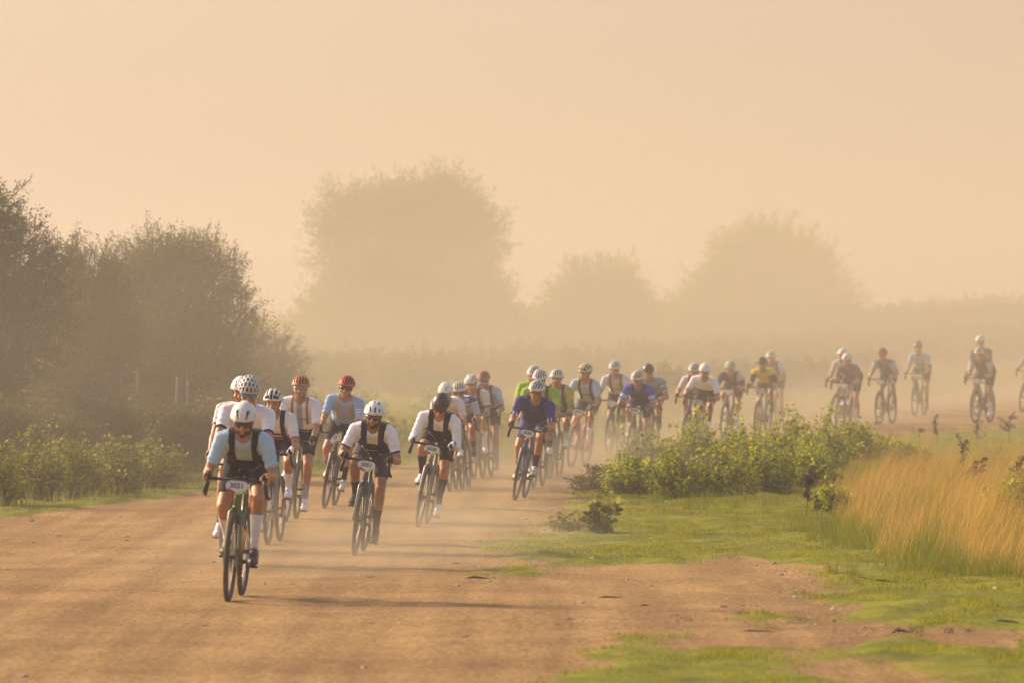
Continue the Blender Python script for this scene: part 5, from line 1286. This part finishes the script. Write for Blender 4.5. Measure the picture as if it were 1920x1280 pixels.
 dict(c=(1442, 798), h=(1447, 658), th=11, cr=20, hands='hoods', look=(0, -8), frame=(.05, .05, .05), plate=None,
      kit=dict(jersey=(.56, .60, .66), helmet=(.80, .77, .70), hstyle='stripes', vest=(.10, .07, .06), straps=True, socks=BLK, shoes=(.3, .3, .35)),
      lab='person in a pale jersey and striped white helmet behind the yellow jersey rider', blab='bicycle hidden behind the yellow jersey rider'),
 dict(c=(1563, 802), h=(1580, 653), th=15, cr=180, hands='hoods', look=(0, -8), frame=(.10, .08, .07), plate=None,
      kit=dict(jersey=(.60, .50, .46), helmet=(.80, .77, .70), hstyle='few', socks=BLK, shoes=WHT),
      lab='person in a pinkish jersey behind the left of the far pair', blab='bicycle behind the pair of riders in muted jerseys'),
 dict(c=(1573, 806), h=(1590, 661), th=15.6, cr=10, hands='hoods', look=(0, -18), frame=(.30, .25, .2), plate='', elbow=.8,
      kit=dict(jersey=(.20, .15, .15), helmet=(.78, .74, .66), hstyle='short', socks=WHT, shoes=WHT, shorts=(.04, .035, .035)),
      lab='person in a muted dark jersey and spotted white helmet, front of the far pair', blab='bicycle at the front of the far pair of riders'),
 dict(c=(1649, 796), h=(1655, 652), th=14.7, cr=150, hands='hoods', look=(0, -16), frame=(.08, .07, .06), plate='', elbow=.8,
      kit=dict(jersey=(.12, .13, .16), pattern=sleeves((.34, .40, .50)), helmet=(.42, .10, .05), hstyle='stripes', liner=(.12, .04, .03), socks=BLK, shoes=BLK),
      lab='person in a reddish helmet riding alone between the far pair and the dark helmet rider', blab='bicycle under the far rider with the reddish helmet'),
 dict(c=(1715, 779), h=(1722, 640), th=12, cr=10, hands='hoods', look=(0, -8), frame=(.08, .07, .06), plate='', elbow=.8,
      kit=dict(jersey=(.40, .52, .66), pattern=(lambda I, jc: (jc + [(.08, .10, .16)], np.where((I['pn'] == 'torso') & (np.abs(I['tt'] - .55) < .04), 1, 0))), helmet=(.035, .035, .04), hstyle='few', liner=(.02, .02, .02), socks=BLK, shoes=BLK),
      lab='person in a dark helmet and light blue jersey with a dark chest band, far back', blab='bicycle under the far rider in the light blue jersey'),
 dict(c=(1832, 781), h=(1835, 630), th=16, cr=10, hands='hoods', look=(0, -4), frame=(.05, .05, .05), plate=None,
      kit=dict(jersey=(.05, .045, .055), helmet=(.80, .76, .68), hstyle='short', socks=BLK, shoes=BLK),
      lab='person in a dark jersey and white helmet above the last striped helmet', blab='bicycle hidden behind the last striped helmet rider'),
 dict(c=(1829, 793), h=(1836, 650), th=17, cr=-20, hands='hoods', look=(0, -14), frame=(.10, .09, .08), plate='', elbow=.7,
      kit=dict(jersey=(.12, .09, .09), pattern=sleeves((.52, .48, .50)), helmet=(.82, .76, .62), hstyle='stripes', socks=WHT, shoes=WHT),
      lab='person in a cream striped helmet with pale sleeves, front of the last pair', blab='bicycle at the front of the last pair of riders'),
 dict(c=(1916, 772), h=(1934, 652), th=14, cr=20, hands='hoods', look=(0, -10), frame=(.08, .07, .06), plate='',
      kit=dict(jersey=(.40, .40, .46), helmet=(.8, .76, .7), hstyle='few', socks=BLK, shoes=BLK),
      lab='person cut off by the right picture edge, only an arm showing', blab='bicycle cut off by the right picture edge'),
]
import os as _os
_only = None
for i, d in enumerate(RD):
    if _only is not None and i not in _only: continue
    th = R(d['th']) + (d['c'][0] - 960) / FPX; fc_ = px2w(*d['c']); s = FPX / fc_[1]
    fwd = np.array([-math.sin(th), -math.cos(th)])
    org = fc_[:2] - fwd * .60                                   # origin under the bottom bracket
    z = float(zg(*fc_[:2]))
    topz = CAMH - (d['h'][1] - HORIZ) / FPX * (fc_[1] + .3)      # world height of the helmet top
    dx = (d['h'][0] - 960) / FPX * (fc_[1] + .25) - (org[0] + fwd[0] * .33)
    hgt = topz - z; roll = max(-R(3), min(R(11), math.atan2(dx, hgt * .93)))
    tall = hgt / math.cos(roll)
    scp = 1.0 if tall > 1.62 else .97 if tall > 1.5 else .95
    loc = (org[0], org[1], z + .002); rot = (0, roll, -th)
    far_ = fc_[1] > 84; rr_ = random.Random(i * 7 + 1)
    if i > 7: d['look'] = (d['look'][0] + rr_.uniform(-14, 14), d['look'][1] + rr_.uniform(-7, 5)); d['elbow'] = d.get('elbow', .7) + rr_.uniform(-.3, .5)
    d['wide'] = d.get('wide', 1.0) * 1.05 * (rr_.uniform(.94, 1.06) if i > 7 else 1)
    bicycle(loc, rot, d['frame'], R(d['cr']), d['blab'], d['plate'], d.get('fork'), d.get('bottle'), d.get('bottle2'), d.get('plate_tilt', 0), far_)
    person(loc, rot, scp, tall, R(d['cr']), d['look'], d['kit'], d['lab'], .0075 if not far_ else .0105, far_, d['hands'], d.get('elbow', .7), d.get('tone', 1.0), wide=d.get('wide', 1.0))
    if _os.environ.get('RDBG'): print(i, 'D=%.1f s=%.0f tall=%.2f roll=%.1f' % (fc_[1], s, tall, math.degrees(roll)))
# ------------------------------------------------------------------ the air: even haze and the dust raised on the road
def volume_mat(name, dens, col, aniso, cloud=False):
    m = bpy.data.materials.new(name); m.use_nodes = True; nt = m.node_tree; nt.nodes.clear()
    o = nt.nodes.new('ShaderNodeOutputMaterial'); v = nt.nodes.new('ShaderNodeVolumePrincipled')
    v.inputs['Color'].default_value = (*col, 1); v.inputs['Density'].default_value = dens; v.inputs['Anisotropy'].default_value = aniso
    nt.links.new(v.outputs[0], o.inputs['Volume'])
    if cloud:
        L = nt.links.new; N = nt.nodes.new
        tc = N('ShaderNodeTexCoord'); ln = N('ShaderNodeVectorMath'); ln.operation = 'LENGTH'; L(tc.outputs['Object'], ln.inputs[0])
        mr = N('ShaderNodeMapRange'); mr.interpolation_type = 'SMOOTHSTEP'; mr.inputs['From Min'].default_value = 1.0; mr.inputs['From Max'].default_value = .25
        mr.inputs['To Min'].default_value = 0; mr.inputs['To Max'].default_value = dens; L(ln.outputs['Value'], mr.inputs['Value'])
        ns = N('ShaderNodeTexNoise'); ns.inputs['Scale'].default_value = 2.2; ns.inputs['Detail'].default_value = 3; L(tc.outputs['Object'], ns.inputs['Vector'])
        m2 = N('ShaderNodeMapRange'); m2.inputs['From Min'].default_value = .38; m2.inputs['From Max'].default_value = .65; m2.inputs['To Min'].default_value = .55; m2.inputs['To Max'].default_value = 1.4
        L(ns.outputs['Fac'], m2.inputs['Value'])
        mu = N('ShaderNodeMath'); mu.operation = 'MULTIPLY'; L(mr.outputs[0], mu.inputs[0]); L(m2.outputs[0], mu.inputs[1]); L(mu.outputs[0], v.inputs['Density'])
    return m
def box_mesh(name, a, b):
    (x0, y0, z0), (x1, y1, z1) = a, b
    V = [(x0, y0, z0), (x1, y0, z0), (x1, y1, z0), (x0, y1, z0), (x0, y0, z1), (x1, y0, z1), (x1, y1, z1), (x0, y1, z1)]
    return np_mesh(name, V, [(0, 3, 2, 1), (4, 5, 6, 7), (0, 1, 5, 4), (1, 2, 6, 5), (2, 3, 7, 6), (3, 0, 4, 7)])
hz = link('haze', box_mesh('haze', (-640, -40, -1.6), (640, 2680, 32)), mats=volume_mat('haze_air', HAZE_D, (.72, .655, .665), .28))
tagp(hz, 'warm golden haze filling the whole place', 'haze', kind='stuff')
def cloud(loc, size, dens, label, rotz=0):
    bm = bmesh.new(); bmesh.ops.create_icosphere(bm, subdivisions=3, radius=1.0); me = bpy.data.meshes.new('dust_cloud'); bm.to_mesh(me); bm.free()
    o = link('dust_cloud', me, mats=volume_mat('dust', dens, (.72, .63, .44), .28, True)); o.location = loc; o.scale = size; o.rotation_euler.z = rotz
    tagp(o, label, 'dust', 'dust raised by the riders', kind='stuff')
if DUST:
    cloud((6, 150, 1), (50, 96, 14), DUST, 'broad golden dust cloud drifting over the road behind the riders', R(-14))
    cloud((-1.2, 56, -.1), (2.6, 13, .8), .075, 'low dust hanging behind the wheels of the leading riders', R(-6))
    cloud((1.0, 84, -.1), (3.0, 15, 1.1), .075, 'low dust around the wheels of the navy and red bicycle riders', R(-8))
    cloud((5.0, 114, 0), (4.0, 17, 1.3), .055, 'low dust around the riders behind the shrubs', R(-16))
    cloud((11.0, 138, 0), (6.0, 18, 1.5), .045, 'low dust around the last riders at the bend', R(-24))
    cloud((-6.5, 77, 1), (10, 11, 5), .010, 'thin dust drifting before the dark left trees')
